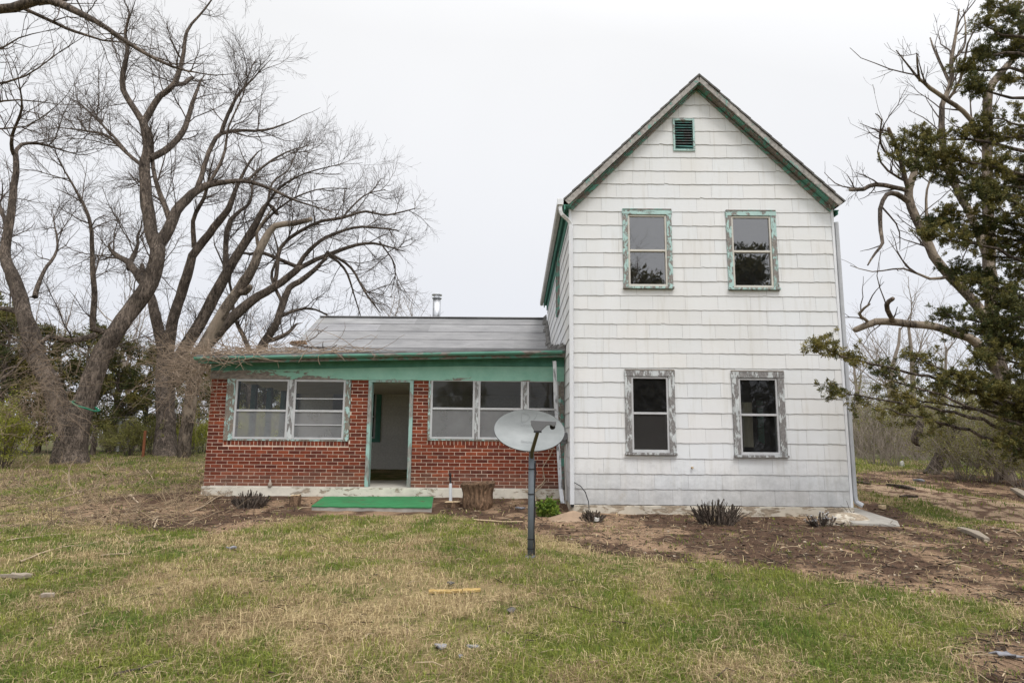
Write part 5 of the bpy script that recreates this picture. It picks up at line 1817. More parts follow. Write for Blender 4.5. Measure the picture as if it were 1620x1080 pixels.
def shrub(name, label, loc, h, stems, seed, spread, leaf=None, mat='twig', group=None, thick=.012, cat='shrub', side=1.0, fork=1.0):
    rg = np.random.default_rng(seed); loc = np.array(loc, float)
    th = thing(name, label, cat, loc, group)
    st, tw = [], []
    for k in range(stems):
        a = rg.uniform(0, 6.283); s = abs(rg.normal(0, spread))
        d = np.array([math.cos(a) * s * side, math.sin(a) * s, 1])
        P = wander(loc + np.array([math.cos(a) * .10 * h * rg.random(), math.sin(a) * .10 * h * rg.random(), -.05]), d, h * rg.uniform(.6, 1.1), 6, .09, .01, rg)
        q = np.linspace(thick * rg.uniform(.6, 1.3), thick * .3, 7)
        st.append((P, q, 5))
        sprout(P, q, 0, [(2.6 * fork, .2, h * .33, .5, thick * .6, .15, .04, 4, 20, 55), (3.5 * fork, .1, h * .15, .5, thick * .4, .2, .02, 3, 20, 60)], rg, tw)
    tubes('stems', st, M[mat], th)
    tubes('crown', tw, M[mat], th)
    if leaf:
        n, size, c0, c1 = leaf
        pts = np.concatenate([t[0][1:] for t in tw])
        V, C = leafy(pts, rg, n, size, size * .9, c0, c1)
        quads_obj('leaves', V, C, 'leaf', th)
    return th


YG = ((.17, .19, .03), (.36, .36, .06)); OL = ((.14, .145, .045), (.27, .25, .08))
GS = 'shrubs coming into leaf along the yard edge'
s1 = shrub('leafy_shrub', 'bright yellow-green shrub at the left picture edge', gp(8, 17.5), 2.0, 16, 61, .42, (10, .055, *YG), 'twig', GS)
copy_tree(s1, gp(-30, 18.5), 2.0, 1.15, 'yellow-green shrub half cut by the left border', GS)
s2 = shrub('leafy_shrub', 'olive shrub with fine leaves in front of the rusty post', gp(205, 24), 1.55, 18, 62, .45, (7, .05, *OL), 'twig', GS)
copy_tree(s2, gp(238, 25), 1.0, .95, 'olive shrub between rusty post and leaning trunk', GS)
copy_tree(s2, gp(172, 25.5), 2.3, .75, 'olive shrub below the small tin roof', GS)
copy_tree(s1, gp(300, 25), 3.0, .85, 'leafy green shrub beside the left porch corner', GS)
copy_tree(s1, gp(385, 22), 1.0, 1.05, 'leafy green shrub seen through the left porch window', GS)
copy_tree(s1, gp(425, 24), 4.0, 1.0, 'leafy green shrub seen deep through the left porch window', GS)
copy_tree(s2, gp(405, 25.5), 2.0, 1.3, 'olive shrub seen through the porch window posts', GS)
copy_tree(c1, gp(372, 29), 3.0, .72, 'low dark cedar seen through the left porch window', GC)
copy_tree(c1, gp(415, 29), 1.0, .72, 'low dark cedar behind the olive shrub in the porch view', GC)
copy_tree(s1, gp(322, 27), 1.4, .95, 'leafy green shrub partly hidden by the brick porch end', GS)
GR = 'bare shrubs at the far side of the sandy path'
r1 = shrub('bare_shrub', 'many-stemmed bare shrub nearest the right house corner', gp(1383, 22.5), 2.3, 22, 63, .45, None, 'twig_far', GR, .014)
copy_tree(r1, gp(1412, 21.5), 2.0, .85, 'low many-stemmed bare shrub right of the house, beside a pale stone', GR)
r2 = shrub('bare_shrub', 'tangled brown shrub right of the leaning trunk', gp(1520, 17), 2.0, 30, 64, .6, (2, .045, *OL), 'twig_far', GR, .011, fork=1.5)
copy_tree(r2, gp(1565, 16.5), 1.2, 1.0, 'tangled brown shrub below the cedar boughs', GR)
copy_tree(r2, gp(1612, 15.5), 2.4, .9, 'tangled brown shrub at the right picture edge', GR)
copy_tree(r2, gp(1660, 15.5), 3.4, 1.0, 'tangled brown shrub beyond the right picture edge', GR)
copy_tree(r2, gp(1490, 21), 4.0, 1.15, 'tangled shrub behind the leaning trunk', GR)
copy_tree(r2, gp(1540, 22), .3, 1.25, 'tall tangled shrub behind the pale dead trunk', GR)
copy_tree(r1, gp(1450, 26), 4.0, 1.0, 'bare shrub in front of the far field, centre of the gap', GR)
copy_tree(r1, gp(1355, 27), 3.0, 1.1, 'bare shrub against the right house wall', GR)
copy_tree(r2, gp(1400, 28), .9, 1.5, 'tall tangled shrub far behind the right house corner', GR)
copy_tree(r2, gp(1445, 30), 2.1, 1.6, 'tall tangled shrub far behind the low bare shrubs', GR)
copy_tree(r2, gp(1350, 31), 3.2, 1.5, 'tall tangled shrub mostly hidden by the right house wall', GR)
copy_tree(r2, gp(1495, 27), 5.1, 1.5, 'tall tangled shrub behind the hanging dead branch', GR)
copy_tree(r2, gp(1600, 20), 5.0, 1.3, 'tall tangled shrub behind the cedar', GR)

# thicket closing the far field
def thicket():
    rg = np.random.default_rng(88)
    out = []
    for k in range(2000):
        px = rg.uniform(1290, 1700) if rg.random() < .62 else rg.uniform(-150, 480)
        Y = rg.uniform(36, 60)
        p = gp(px, Y)
        if k % 4 == 3: p = np.array([rg.uniform(-32, 40), rg.uniform(-34, -26), -.1])
        h = rg.uniform(1.5, 4.2) * (1 + .3 * math.sin(px * .05))
        P = wander(p, np.array([rg.normal(0, .25), rg.normal(0, .2), 1]), h, 5, .12, .03, rg)
        c = np.array([.17, .14, .115]) * rg.uniform(.6, 1.3) if rg.random() < .75 else np.array([.15, .145, .06]) * rg.uniform(.7, 1.2)
        out.append((P, np.linspace(.03, .008, 6), 4, c))
        for j in range(7):
            i = rg.integers(1, 5)
            Q = wander(P[i], np.array([rg.normal(0, 1), rg.normal(0, 1), rg.uniform(.2, 1.2)]), h * rg.uniform(.15, .38), 3, .2, .04, rg)
            out.append((Q, np.linspace(.016, .006, 4), 3, c))
    o = tubes('thicket', out, M['litter'])
    tag(o, 'far brown thicket of brush and saplings beyond the field', 'thicket', None, 'stuff')


thicket()

# leaning short trunk and hanging dead branch at the right
lt_ = gp(1483, 18.5)
k = 18.5 / FPX
lt_[0] = at(1472, 752, 18.5)[0]
th = thing('leaning_trunk', 'short dark leaning trunk rooted at the edge of the sandy path', 'tree', lt_)
P, q = resample([lt_, at(1482, 735, 18.5), at(1491, 712, 18.4), at(1503, 690, 18.3), at(1511, 672, 18.2)], [.19, .16, .13, .11, .05], .2)
tubes('trunk', [(P, q, 10)], M['bark'], th)
o_ = []
rgl = np.random.default_rng(5); sprout(P, q, 0, [(5, .3, 1.0, .5, .02, .15, .06, 4, 30, 70), (4, .1, .4, .5, .01, .2, .03, 3, 20, 60)], rgl, o_)
tubes('branches', o_, M['twig'], th)
P, q = resample([at(1457, 666, 19), at(1451, 685, 19), at(1447, 698, 19), at(1455, 705, 19)], [.10, .13, .10, .02], .12)
o = tubes('hanging_branch', [(P, q, 8)], M['bark'])
tag(o, 'dark broken branch hanging in the bare shrubs right of the house', 'branch')
pp = gat(1427, 738)
m = MB(); rr = random.Random(3)
ring = [(math.cos(i * 1.05) * .09 * rr.uniform(.7, 1.2), math.sin(i * 1.05) * .08) for i in range(6)]
m.hexa([pp + [-.09, -.07, -.05], pp + [.08, -.06, -.05], pp + [.09, .06, -.05], pp + [-.07, .07, -.05], pp + [-.06, -.05, .17], pp + [.05, -.04, .2], pp + [.05, .04, .19], pp + [-.04, .05, .16]])
o = m.build('stone', M['panel'], None, .03); tag(o, 'pale stone standing at the foot of the bare shrubs', 'stone')


# ------------------------------------------------------------------ vines and brush on the left
def tangle(name, label, cat, zones, n, seed, mat, length, droop, rad, sides=3, kind=None):
    rg = np.random.default_rng(seed); out = []
    for k in range(n):
        (px, py, Y, sx_, sy_, sz_) = zones[rg.integers(len(zones))]
        p = at(px, py, Y) + rg.normal(0, 1, 3) * np.array([sx_, sy_, sz_])
        g = float(gz(p[0], p[1])) + .03
        p[2] = max(p[2], g)
        d = rg.normal(0, 1, 3); d[2] = d[2] * .6 + droop
        L = length * rg.uniform(.4, 1.5)
        P = wander(p, d, L, 7, .28, droop * .12, rg)
        P[:, 2] = np.maximum(P[:, 2], g)
        out.append((P, np.linspace(rad * rg.uniform(.7, 1.4), rad * .4, 8), sides))
    o = tubes(name, out, M[mat])
    return tag(o, label, cat, None, kind)


tangle('vine_tangle', 'grey-brown tangle of dead vines smothering the left stem of the largest tree', 'vines', [(60, 600, 17.4, .35, .3, .5), (82, 560, 17.5, .35, .4, .45), (45, 650, 17.3, .5, .4, .4), (75, 640, 17.4, .3, .3, .4)], 420, 3, 'twig_mid', 1.0, -.25, .005)
tangle('vine_tangle', 'dead vines hanging around the leaning trunks beside the porch', 'vines', [(285, 575, 20.6, .45, .4, .5), (262, 560, 21.2, .45, .5, .5), (302, 600, 20.2, .3, .4, .5), (310, 572, 17, .4, .6, .28)], 430, 4, 'twig_mid', 1.1, -.3, .006)
tangle('vine_tangle', 'pale dry vine stems draped over the left porch roof corner', 'vines', [(322, 560, 13.1, .12, .3, .1), (318, 590, 13.0, .12, .2, .25), (310, 620, 13.1, .12, .2, .3), (335, 552, 13.6, .2, .4, .08), (360, 553, 14.2, .35, .6, .07), (300, 560, 14, .3, .5, .2)], 150, 5, 'twig_mid', .95, -.12, .006)


def roof_z(x, y):
    e = g0 + (g1 - g0) * (x - XE) / (XE2 - XE)
    return e + (ZK - e) * np.clip((y - EY) / (YK - EY), 0, 1.0) if y < YK else ZK + (ZR - ZK) * (y - YK) / (YR - YK)


def roof_brush():
    rg = np.random.default_rng(14); out = []
    for k in range(150):
        u = rg.random() ** 1.5
        x = XE + .05 + u * 3.3; y = EY + abs(rg.normal(0, .55)) * (1.2 if u < .4 else .6) + (.0 if rg.random() < .6 else rg.uniform(0, 2.6) * (1 - u))
        y = min(y, YK + .4)
        L = rg.uniform(.25, 1.3)
        a = rg.normal(0, .5) + (math.pi if rg.random() < .5 else 0)
        P = wander(np.array([x, y, roof_z(x, y) + .02 + rg.random() * .10 * (1 - u)]), np.array([math.cos(a), math.sin(a) * .7, rg.uniform(-.05, .22)]), L, 6, .2, 0, rg)
        for q_ in P:
            if q_[1] > EY - .02 and q_[0] > XE - .05: q_[2] = max(q_[2], roof_z(q_[0], q_[1]) + .02)
        out.append((P, np.linspace(rg.uniform(.004, .009), .003, 7), 4))
    for k in range(18):   # stems hanging over the gutter
        x = XE + .1 + rg.random() ** 1.6 * 3.4; y = EY + .25
        P = [np.array([x, y, roof_z(x, y) + .06]), np.array([x + rg.normal(0, .1), EY - .03, roof_z(x, EY) + .06]), np.array([x + rg.normal(0, .2), EY - .13, roof_z(x, EY) - .06]), np.array([x + rg.normal(0, .28), EY - .16, roof_z(x, EY) - rg.uniform(.12, .36)])]
        Q, q = resample(P, [.008, .008, .007, .004], .08)
        out.append((Q, q, 4))
    o = tubes('brush_pile', out, M['twig_mid'])
    tag(o, 'heap of dry sticks and vine stems lying on the left half of the porch roof', 'brush pile', None, 'stuff')


roof_brush()


def stick(name, label, pts, r0, r1, mat, group=None, seed=1, fork=True, cat='stick', parent=None):
    rg = np.random.default_rng(seed)
    P, q = resample(pts, np.linspace(r0, r1, len(pts)), .08)
    P = P + rg.normal(0, r0 * .25, P.shape)
    out = [(P, q, 6)]
    if fork: sprout(P, q, 0, [(2.0, .3, .35, .5, r0 * .6, .15, .05, 4, 30, 60)], rg, out)
    o = tubes(name, out, M[mat])
    return tag(o, label, cat, group)


rz = lambda px, py, Y, up=.03: (lambda p: np.array([p[0], p[1], max(p[2], roof_z(p[0], p[1]) + up)]))(at(px, py, Y))
stick('fallen_branch', 'forked dark branch lying on the roof where the two slopes meet', [rz(462, 545, 17.5), rz(490, 549, 16.8), rz(510, 550, 16.6), rz(524, 551, 16.4), rz(533, 546, 16.6, .12)], .028, .012, 'bark', None, 2, True, 'branch')
stick('fallen_branch', 'thin dark branch sticking up off the wing roof slope', [rz(478, 543, 17.6), rz(495, 535, 18.0, .05), rz(508, 525, 18.4, .12), rz(518, 517, 18.8, .2)], .022, .008, 'bark', None, 3, True, 'branch')
m = MB(); pq = rz(472, 545, 17.55, .03); m.hexa([pq + [-.25, -.06, 0], pq + [.25, -.05, 0], pq + [.25, .05, 0], pq + [-.22, .06, 0], pq + [-.2, -.04, .1], pq + [.2, -.03, .12], pq + [.18, .03, .12], pq + [-.2, .05, .08]])
o = m.build('bark_slab', M['stump'], None, .02); tag(o, 'rotten brown chunk of bark on the roof beside the forked branch', 'bark')

# pale fallen branches lying on the left grass
G = lambda px, py, up=.02: gat(px, py) + np.array([0, 0, up])
GF = 'pale fallen branches on the left grass'
for i, (pts, r, lab) in enumerate([
    ([(112, 775), (109, 755), (112, 737), (122, 722)], .022, 'upright pale forked branch stuck in the left grass below the hose tree'),
    ([(28, 772), (32, 758), (40, 742), (55, 730)], .018, 'pale forked branch standing near the left picture edge'),
    ([(236, 735), (230, 742), (238, 752), (243, 763)], .016, 'pale crooked branch in front of the rusty post'),
    ([(150, 722), (156, 740), (170, 745), (178, 722)], .014, 'pale twisted branch right of the largest trunk base'),
    ([(205, 785), (212, 791), (219, 798)], .026, 'thick short pale stick on the bare soil left of the porch'),
    ([(60, 800), (100, 788), (140, 776), (170, 770)], .014, 'long thin pale branch lying across the left grass'),
    ([(243, 838), (247, 828), (250, 818), (240, 830)], .014, 'pale crooked twig on the grass left of the porch front'),
    ([(30, 892), (60, 880), (95, 868), (135, 865)], .013, 'long pale branch nearest the left foreground'),
    ([(160, 882), (190, 880), (205, 878), (203, 861)], .010, 'thin straight twig on the grass with an upturned end'),
    ([(10, 858), (50, 851), (110, 846)], .012, 'pale branch lying flat on the left grass'),
    ([(300, 812), (320, 803), (345, 788), (365, 783)], .014, 'curved brown stick running up to the cut shrub'),
]):
    z = [(G(*p) if j in (0,) or i not in (0, 1) else np.array([*at(p[0], p[1], gat(*pts[0])[1])])) for j, p in enumerate(pts)]
    stick('fallen_branch', lab, z, r, r * .4, 'twig_pale', GF, 20 + i, True, 'branch')
stick('fallen_branch', 'dark slender stick in the grass at the bottom left', [G(180, 1075), G(225, 1062), G(262, 1050), G(292, 1035)], .010, .005, 'bark', None, 41, False, 'branch')
stick('fallen_branch', 'reddish thin stick lying on bare soil before the upright log', [G(748, 824), G(775, 826), G(800, 827), G(827, 827)], .014, .010, 'cutwood', None, 42, False, 'branch')


# ------------------------------------------------------------------ cut shrubs by the wall
def cut_shrub(px, py, n, hpx, wpx, label, seed, mat='bark', tips=False):
    rg = np.random.default_rng(seed); p = gat(px, py); k = p[1] / FPX
    th = thing('cut_shrub', label, 'shrub', p, 'cut back shrubs along the house wall')
    out, tip = [], []
    for i in range(n):
        a = rg.uniform(-1, 1); h = hpx * k * rg.uniform(.55, 1.05) * (1 - .25 * abs(a))
        s = p + np.array([a * wpx * k * .28, rg.normal(0, .07), -.03])
        d = np.array([a * .75 + rg.normal(0, .18), rg.normal(-.1, .3), 1])
        P = wander(s, d, h, 4, .09, 0, rg); r = rg.uniform(.004, .011)
        out.append((P, np.linspace(r * 1.2, r * .9, 5), 5))
        if rg.random() < .5: out.append((wander(P[2], d + rg.normal(0, .5, 3), h * .5, 3, .1, 0, rg), np.linspace(r * .8, r * .5, 4), 4))
        if tips: tip.append((np.array([P[-1], P[-1] + (P[-1] - P[-2]) * .12]), np.array([r * 1.5, r * 1.4]), 6))
    tubes('stems', out, M[mat], th)
    if tips: tubes('cut_tips', tip, M['spout'], th)


cut_shrub(396, 803, 120, 30, 56, 'dense cut-back shrub of short dark stems under the left porch window', 1)
cut_shrub(1133, 829, 125, 44, 74, 'largest cut-back shrub, spiky dark stems under the middle of the white wall', 2)
cut_shrub(1300, 833, 50, 26, 44, 'cut-back shrub with white sawn stem tips near the right house corner', 3, 'bark', True)
cut_shrub(936, 824, 90, 22, 38, 'small dense cut-back shrub near the left corner of the white wall', 4)
stick('fallen_branch', 'short dark sticks lying beside the white-tipped cut shrub', [G(1318, 828, .04), G(1328, 832, .03), G(1340, 829, .05), G(1352, 820, .12)], .014, .01, 'bark', None, 44, True, 'branch')

pv = gat(867, 817)
th = thing('green_shrub', 'small bright green leafy shrub growing at the downspout foot', 'shrub', pv)
rg = np.random.default_rng(90); st = []
for i in range(34):
    d = np.array([rg.normal(0, .6), rg.normal(0, .5), 1]); st.append((wander(pv + rg.normal(0, .03, 3) * [1, 1, 0], d, rg.uniform(.14, .30), 4, .15, 0, rg), np.linspace(.005, .003, 5), 4))
tubes('stems', st, M['twig'], th)
pts = np.concatenate([s[0][2:] for s in st])
V, C = leafy(pts, rg, 22, .055, .035, (.045, .10, .015), (.20, .27, .04)); quads_obj('leaves', V, C, 'leaf', th)
# bare vine stem climbing beside the dish pole
stick('climbing_stem', 'bare woody stem climbing the brick wall behind the dish pole', [gat(851, 806), at(846, 780, 13.2), at(853, 768, 13.25), at(862, 758, 13.28), at(858, 740, 13.29), at(868, 725, 13.29), at(876, 705, 13.29)], .018, .007, 'twig_pale', None, 45, True, 'vine')

# sand heap under the spouts, broken slab at the right corner
pv = gat(908, 822); kx = pv[1] / FPX
m = MB(); rr = random.Random(4)
nn, rg_ = 28, 6
vs = [pv + [0, .1, .14]]
for j in range(1, rg_ + 1):
    for i in range(nn):
        a = 2 * math.pi * i / nn; t = j / rg_
        rx_ = .52 * t * (1 + .12 * math.sin(3 * a + 1)); ry_ = .40 * t * (1 + .1 * math.sin(2 * a))
        x_, y_ = pv[0] + rx_ * math.cos(a), pv[1] + .1 + ry_ * math.sin(a)
        h_ = .13 * (1 - t) ** 1.1 + .04 * (float(vnoise(x_ * 9, y_ * 9)) - .5) * (1 - t)
        vs.append(np.array([x_, y_, max(float(gz(x_, y_)) - .03 * t + .01, pv[2] - .02) + h_]))
m.add(vs, [(0, 1 + i, 1 + (i + 1) % nn) for i in range(nn)] + [(1 + j * nn + i, 1 + (j + 1) * nn + i, 1 + (j + 1) * nn + (i + 1) % nn, 1 + j * nn + (i + 1) % nn) for j in range(rg_ - 1) for i in range(nn)])
o = m.build('sand_heap', M['sand'], None, 0, True); tag(o, 'heap of washed-out sand below the two downspouts', 'sand heap')

a0 = gat(1340, 832); a1 = gat(1424, 833); a2 = gat(1420, 825); a3 = gat(1352, 806)
th = thing('broken_slab', 'broken concrete slab and lump lying at the right house corner', 'concrete slab', a0)
m = MB(); up = np.array([0, 0, .07])
a3 = a3.copy(); a3[2] = a0[2] + .02
ch = [a0 + [.1, 0, 0], a0 + (a1 - a0) * .6 + [0, .03, -.01], a1 + [0, 0, -.03], a2 + [0, 0, -.03], a3 + (a2 - a3) * .55, a3 + [.0, .0, .08], a0 + [-.05, .2, .10]]
m.prism([c - [0, 0, .06] for c in ch], (0, 0, .11)); m.build('slab', M['bare_concrete'], th, .012)
m = MB(); pc = gat(1345, 828) + np.array([0, .05, 0]); nn = 22
vs, fs = [], []
for j in range(7):
    for i in range(nn):
        a = 2 * math.pi * i / nn; t = j / 6; r_ = math.cos(t * 1.5) * (1 + .15 * math.sin(2 * a + 1) + .06 * math.sin(5 * a))
        vs.append(pc + np.array([.40 * r_ * math.cos(a) - .04, .26 * r_ * math.sin(a), .22 * math.sin(t * 1.57) - .04]))
fs = [(j * nn + i, j * nn + (i + 1) % nn, (j + 1) * nn + (i + 1) % nn, (j + 1) * nn + i) for j in range(6) for i in range(nn)] + [tuple(range(6 * nn, 7 * nn))]
m.add(vs, fs); m.build('lump', M['house_footing'], th, 0, True)


def chunk(name, label, cat, px, py, wpx, dpx, h, mat, seed, group=None, rot=0.0, n=9):
    p = gat(px, py); k = p[1] / FPX; rr = random.Random(seed)
    w_, d_ = wpx * k / 2, dpx * k * 2.2
    poly = []
    for i in range(n):
        a = 2 * math.pi * i / n + rr.uniform(-.2, .2); q_ = rr.uniform(.5, 1.15)
        x_, y_ = w_ * q_ * math.cos(a), d_ * q_ * math.sin(a)
        poly.append(p + np.array([x_ * math.cos(rot) - y_ * math.sin(rot), x_ * math.sin(rot) + y_ * math.cos(rot), .008 + rr.uniform(0, .025)]))
    m = MB(); m.prism(poly, (0, 0, h))
    o = m.build(name, M[mat], None, min(.006, h * .3)); return tag(o, label, cat, group)


GSc = 'torn grey roofing scraps on the lawn'
chunk('roofing_scrap', 'largest torn grey roofing scrap on the lawn, bottom centre', 'roofing scrap', 695, 1027, 21, 5.5, .012, 'scrap', 1, GSc, .3, 8)
chunk('roofing_scrap', 'narrow torn grey roofing scrap right of the largest one', 'roofing scrap', 748, 1029, 20, 2.2, .012, 'scrap', 2, GSc, -.35)
chunk('roofing_scrap', 'smallest torn grey roofing scrap at the bottom of the lawn', 'roofing scrap', 729, 1045, 8, 3.6, .012, 'scrap', 3, GSc)
chunk('roofing_scrap', 'pale grey roofing scrap in the grass before the cut shrub', 'roofing scrap', 368, 870, 22, 2.4, .02, 'scrap', 4, GSc, .2)
chunk('roofing_scrap', 'dark grey roofing scrap in the lawn below the dish pole', 'roofing scrap', 807, 970, 18, 3.2, .012, 'shingle_roof', 5, GSc)
chunk('roofing_scrap', 'dark scrap of felt beside the yellow strip of wood', 'roofing scrap', 712, 928, 14, 3.4, .012, 'shingle_roof', 6, GSc)
chunk('roofing_scrap', 'pale scrap on the bare soil right of the upright log', 'roofing scrap', 824, 806, 20, 3.0, .02, 'scrap', 7, GSc)
chunk('roofing_scrap', 'crumpled grey sheet in the bottom right bare patch', 'roofing scrap', 1592, 1042, 44, 5, .012, 'scrap', 8, GSc, -.2, 12)
chunk('stone', 'flat grey stone in the left foreground grass', 'stone', 30, 918, 50, 6, .04, 'plank', 9, None, .2, 11)
chunk('wood_chunk', 'weathered grey wood chunk in the left foreground grass', 'wood', 72, 949, 26, 2.6, .035, 'plank', 10, None, .25)
chunk('brick_piece', 'pale broken brick near the right downspout', 'brick', 1397, 806, 12, 2.0, .06, 'cutwood', 11, None, -.1)
chunk('brick_piece', 'pale small brick in front of the small cut shrub', 'brick', 943, 826, 11, 1.5, .05, 'panel', 12, None, 0)
p0, p1 = G(678, 942), G(760, 937)
m = MB(); dv = unit(p1 - p0); sd = np.array([-dv[1], dv[0], 0])
N_ = 12; top_, bot_ = [], []
rr = random.Random(6)
for i in range(N_ + 1):
    q_ = p0 + (p1 - p0) * i / N_; q_[2] = float(gz(q_[0], q_[1])) + .028 + .004 * math.sin(i * 2.3)
    w_ = .018 * math.sin(math.pi * (i + .7) / (N_ + 1.4)) + rr.uniform(0, .012)
    top_.append(q_ + sd * w_); bot_.append(q_ - sd * w_)
for i in range(N_):
    m.hexa([bot_[i] - [0, 0, .02], bot_[i + 1] - [0, 0, .02], top_[i + 1] - [0, 0, .02], top_[i] - [0, 0, .02], bot_[i], bot_[i + 1], top_[i + 1] + [0, 0, .012], top_[i] + [0, 0, .012]])
o = m.build('wood_splinter', M['yellow_wood']); tag(o, 'long yellow splinter of fresh split wood on the lawn', 'wood')
GP = 'weathered boards and bark strips along the sandy path'
def board(label, pxa, pya, pxb, pyb, wd, h, mat, seed):
    a, b = gat(pxa, pya), gat(pxb, pyb); d = unit(b - a); s = np.array([-d[1], d[0], 0]) * wd
    m = MB(); z = np.array([0, 0, h]); mid_ = (a + b) / 2 + [0, 0, .02] + s * .2
    for p_, q_, wp, wq in ((a, mid_, .7, 1.0), (mid_, b, 1.0, .5)):
        m.hexa([p_ - s * wp - [0, 0, .01], q_ - s * wq - [0, 0, .01], q_ + s * wq - [0, 0, .01], p_ + s * wp - [0, 0, .01], p_ - s * wp + z, q_ - s * wq + z, q_ + s * wq + z, p_ + s * wp + z])
    o = m.build('board', M[mat], None, .008); return tag(o, label, 'board', GP)
board('pale split board in the grass strip right of the house', 1520, 839, 1562, 857, .07, .05, 'plank', 1)
board('dark bark strip lying across the sandy path', 1404, 768, 1448, 776, .07, .05, 'bark', 2)
board('dark stick at the near edge of the sandy path', 1424, 787, 1452, 787, .05, .04, 'bark', 3)
board('dark bark strip on the path next to the house corner', 1346, 763, 1378, 767, .05, .04, 'bark', 4)
board('pale plank leaning at the right picture edge', 1604, 776, 1630, 792, .09, .06, 'plank', 5)
board('pale grey board at the foot of the leaning trunk', 1446, 760, 1462, 762, .07, .04, 'scrap', 6)

# ------------------------------------------------------------------ small things left of the house
# hose tied round the largest tree
YA = gat(110, 732)[1]
ca, cb = at(112, 637, YA), at(146, 647, YA)
cen = (ca + cb) / 2 + np.array([.05, .1, 0]); rad = .37
P = [cen + np.array([math.cos(a) * rad, math.sin(a) * rad, -.16 * math.cos(a) * .9 + .01 * math.sin(5 * a)]) for a in np.linspace(0, 2 * math.pi, 40)]
o = tubes('hose', [(np.array(P), np.full(40, .028), 8)], M['hose']); tag(o, 'green hose tied in a loop around the largest trunk', 'hose')
p = gp(229, 22.6)
th = thing('rusty_post', 'rusty iron post standing in the shrubs left of the leaning trunk', 'post', p)
hh = at(231, 681, 22.6)[2]
m = MB(); m.box(p[0] - .045, p[0] + .045, p[1] - .008, p[1] + .008, p[2] - .2, hh); m.box(p[0] - .008, p[0] + .008, p[1] + .0081, p[1] + .06, p[2] - .2, hh)
m.build('web', M['rust'], th)
YH = 29.0
a, b = at(186, 656, YH), at(213, 661, YH)
pb = gp(198, YH)
th = thing('shelter', 'small shelter with slanted tin roof on pale posts behind the shrubs', 'shelter', pb)
m = MB(); m.hexa([at(189, 662, YH - .6), at(214, 661, YH - .6), at(210, 654, YH + .5), at(185, 654, YH + .5)] + [q_ + [0, 0, .05] for q_ in (at(189, 662, YH - .6), at(214, 661, YH - .6), at(210, 654, YH + .5), at(185, 654, YH + .5))])
m.build('roof', M['grey_wood'], th)
for px in (177, 190.5):
    p = at(px, 664, YH - .7)
    m = MB(); m.box(p[0] - .04, p[0] + .04, p[1] - .04, p[1] + .04, pb[2] - .1, p[2]); m.build('post', M['spout'], th)
m = MB(); m.box(at(188, 660, YH)[0], at(211, 660, YH)[0], YH - .4, YH + .3, pb[2] - .1, at(200, 661, YH)[2] - .12); m.build('body', M['grey_wood'], th)
p = gp(149, 24)
th = thing('fence_post', 'grey wooden fence post between the largest tree and the shrubs', 'post', p)
P, q = resample([p - [0, 0, .1], p + [.02, 0, .6], at(151, 672, 24)], [.1, .09, .08], .3); tubes('shaft', [(P, q, 8)], M['bark'], th)

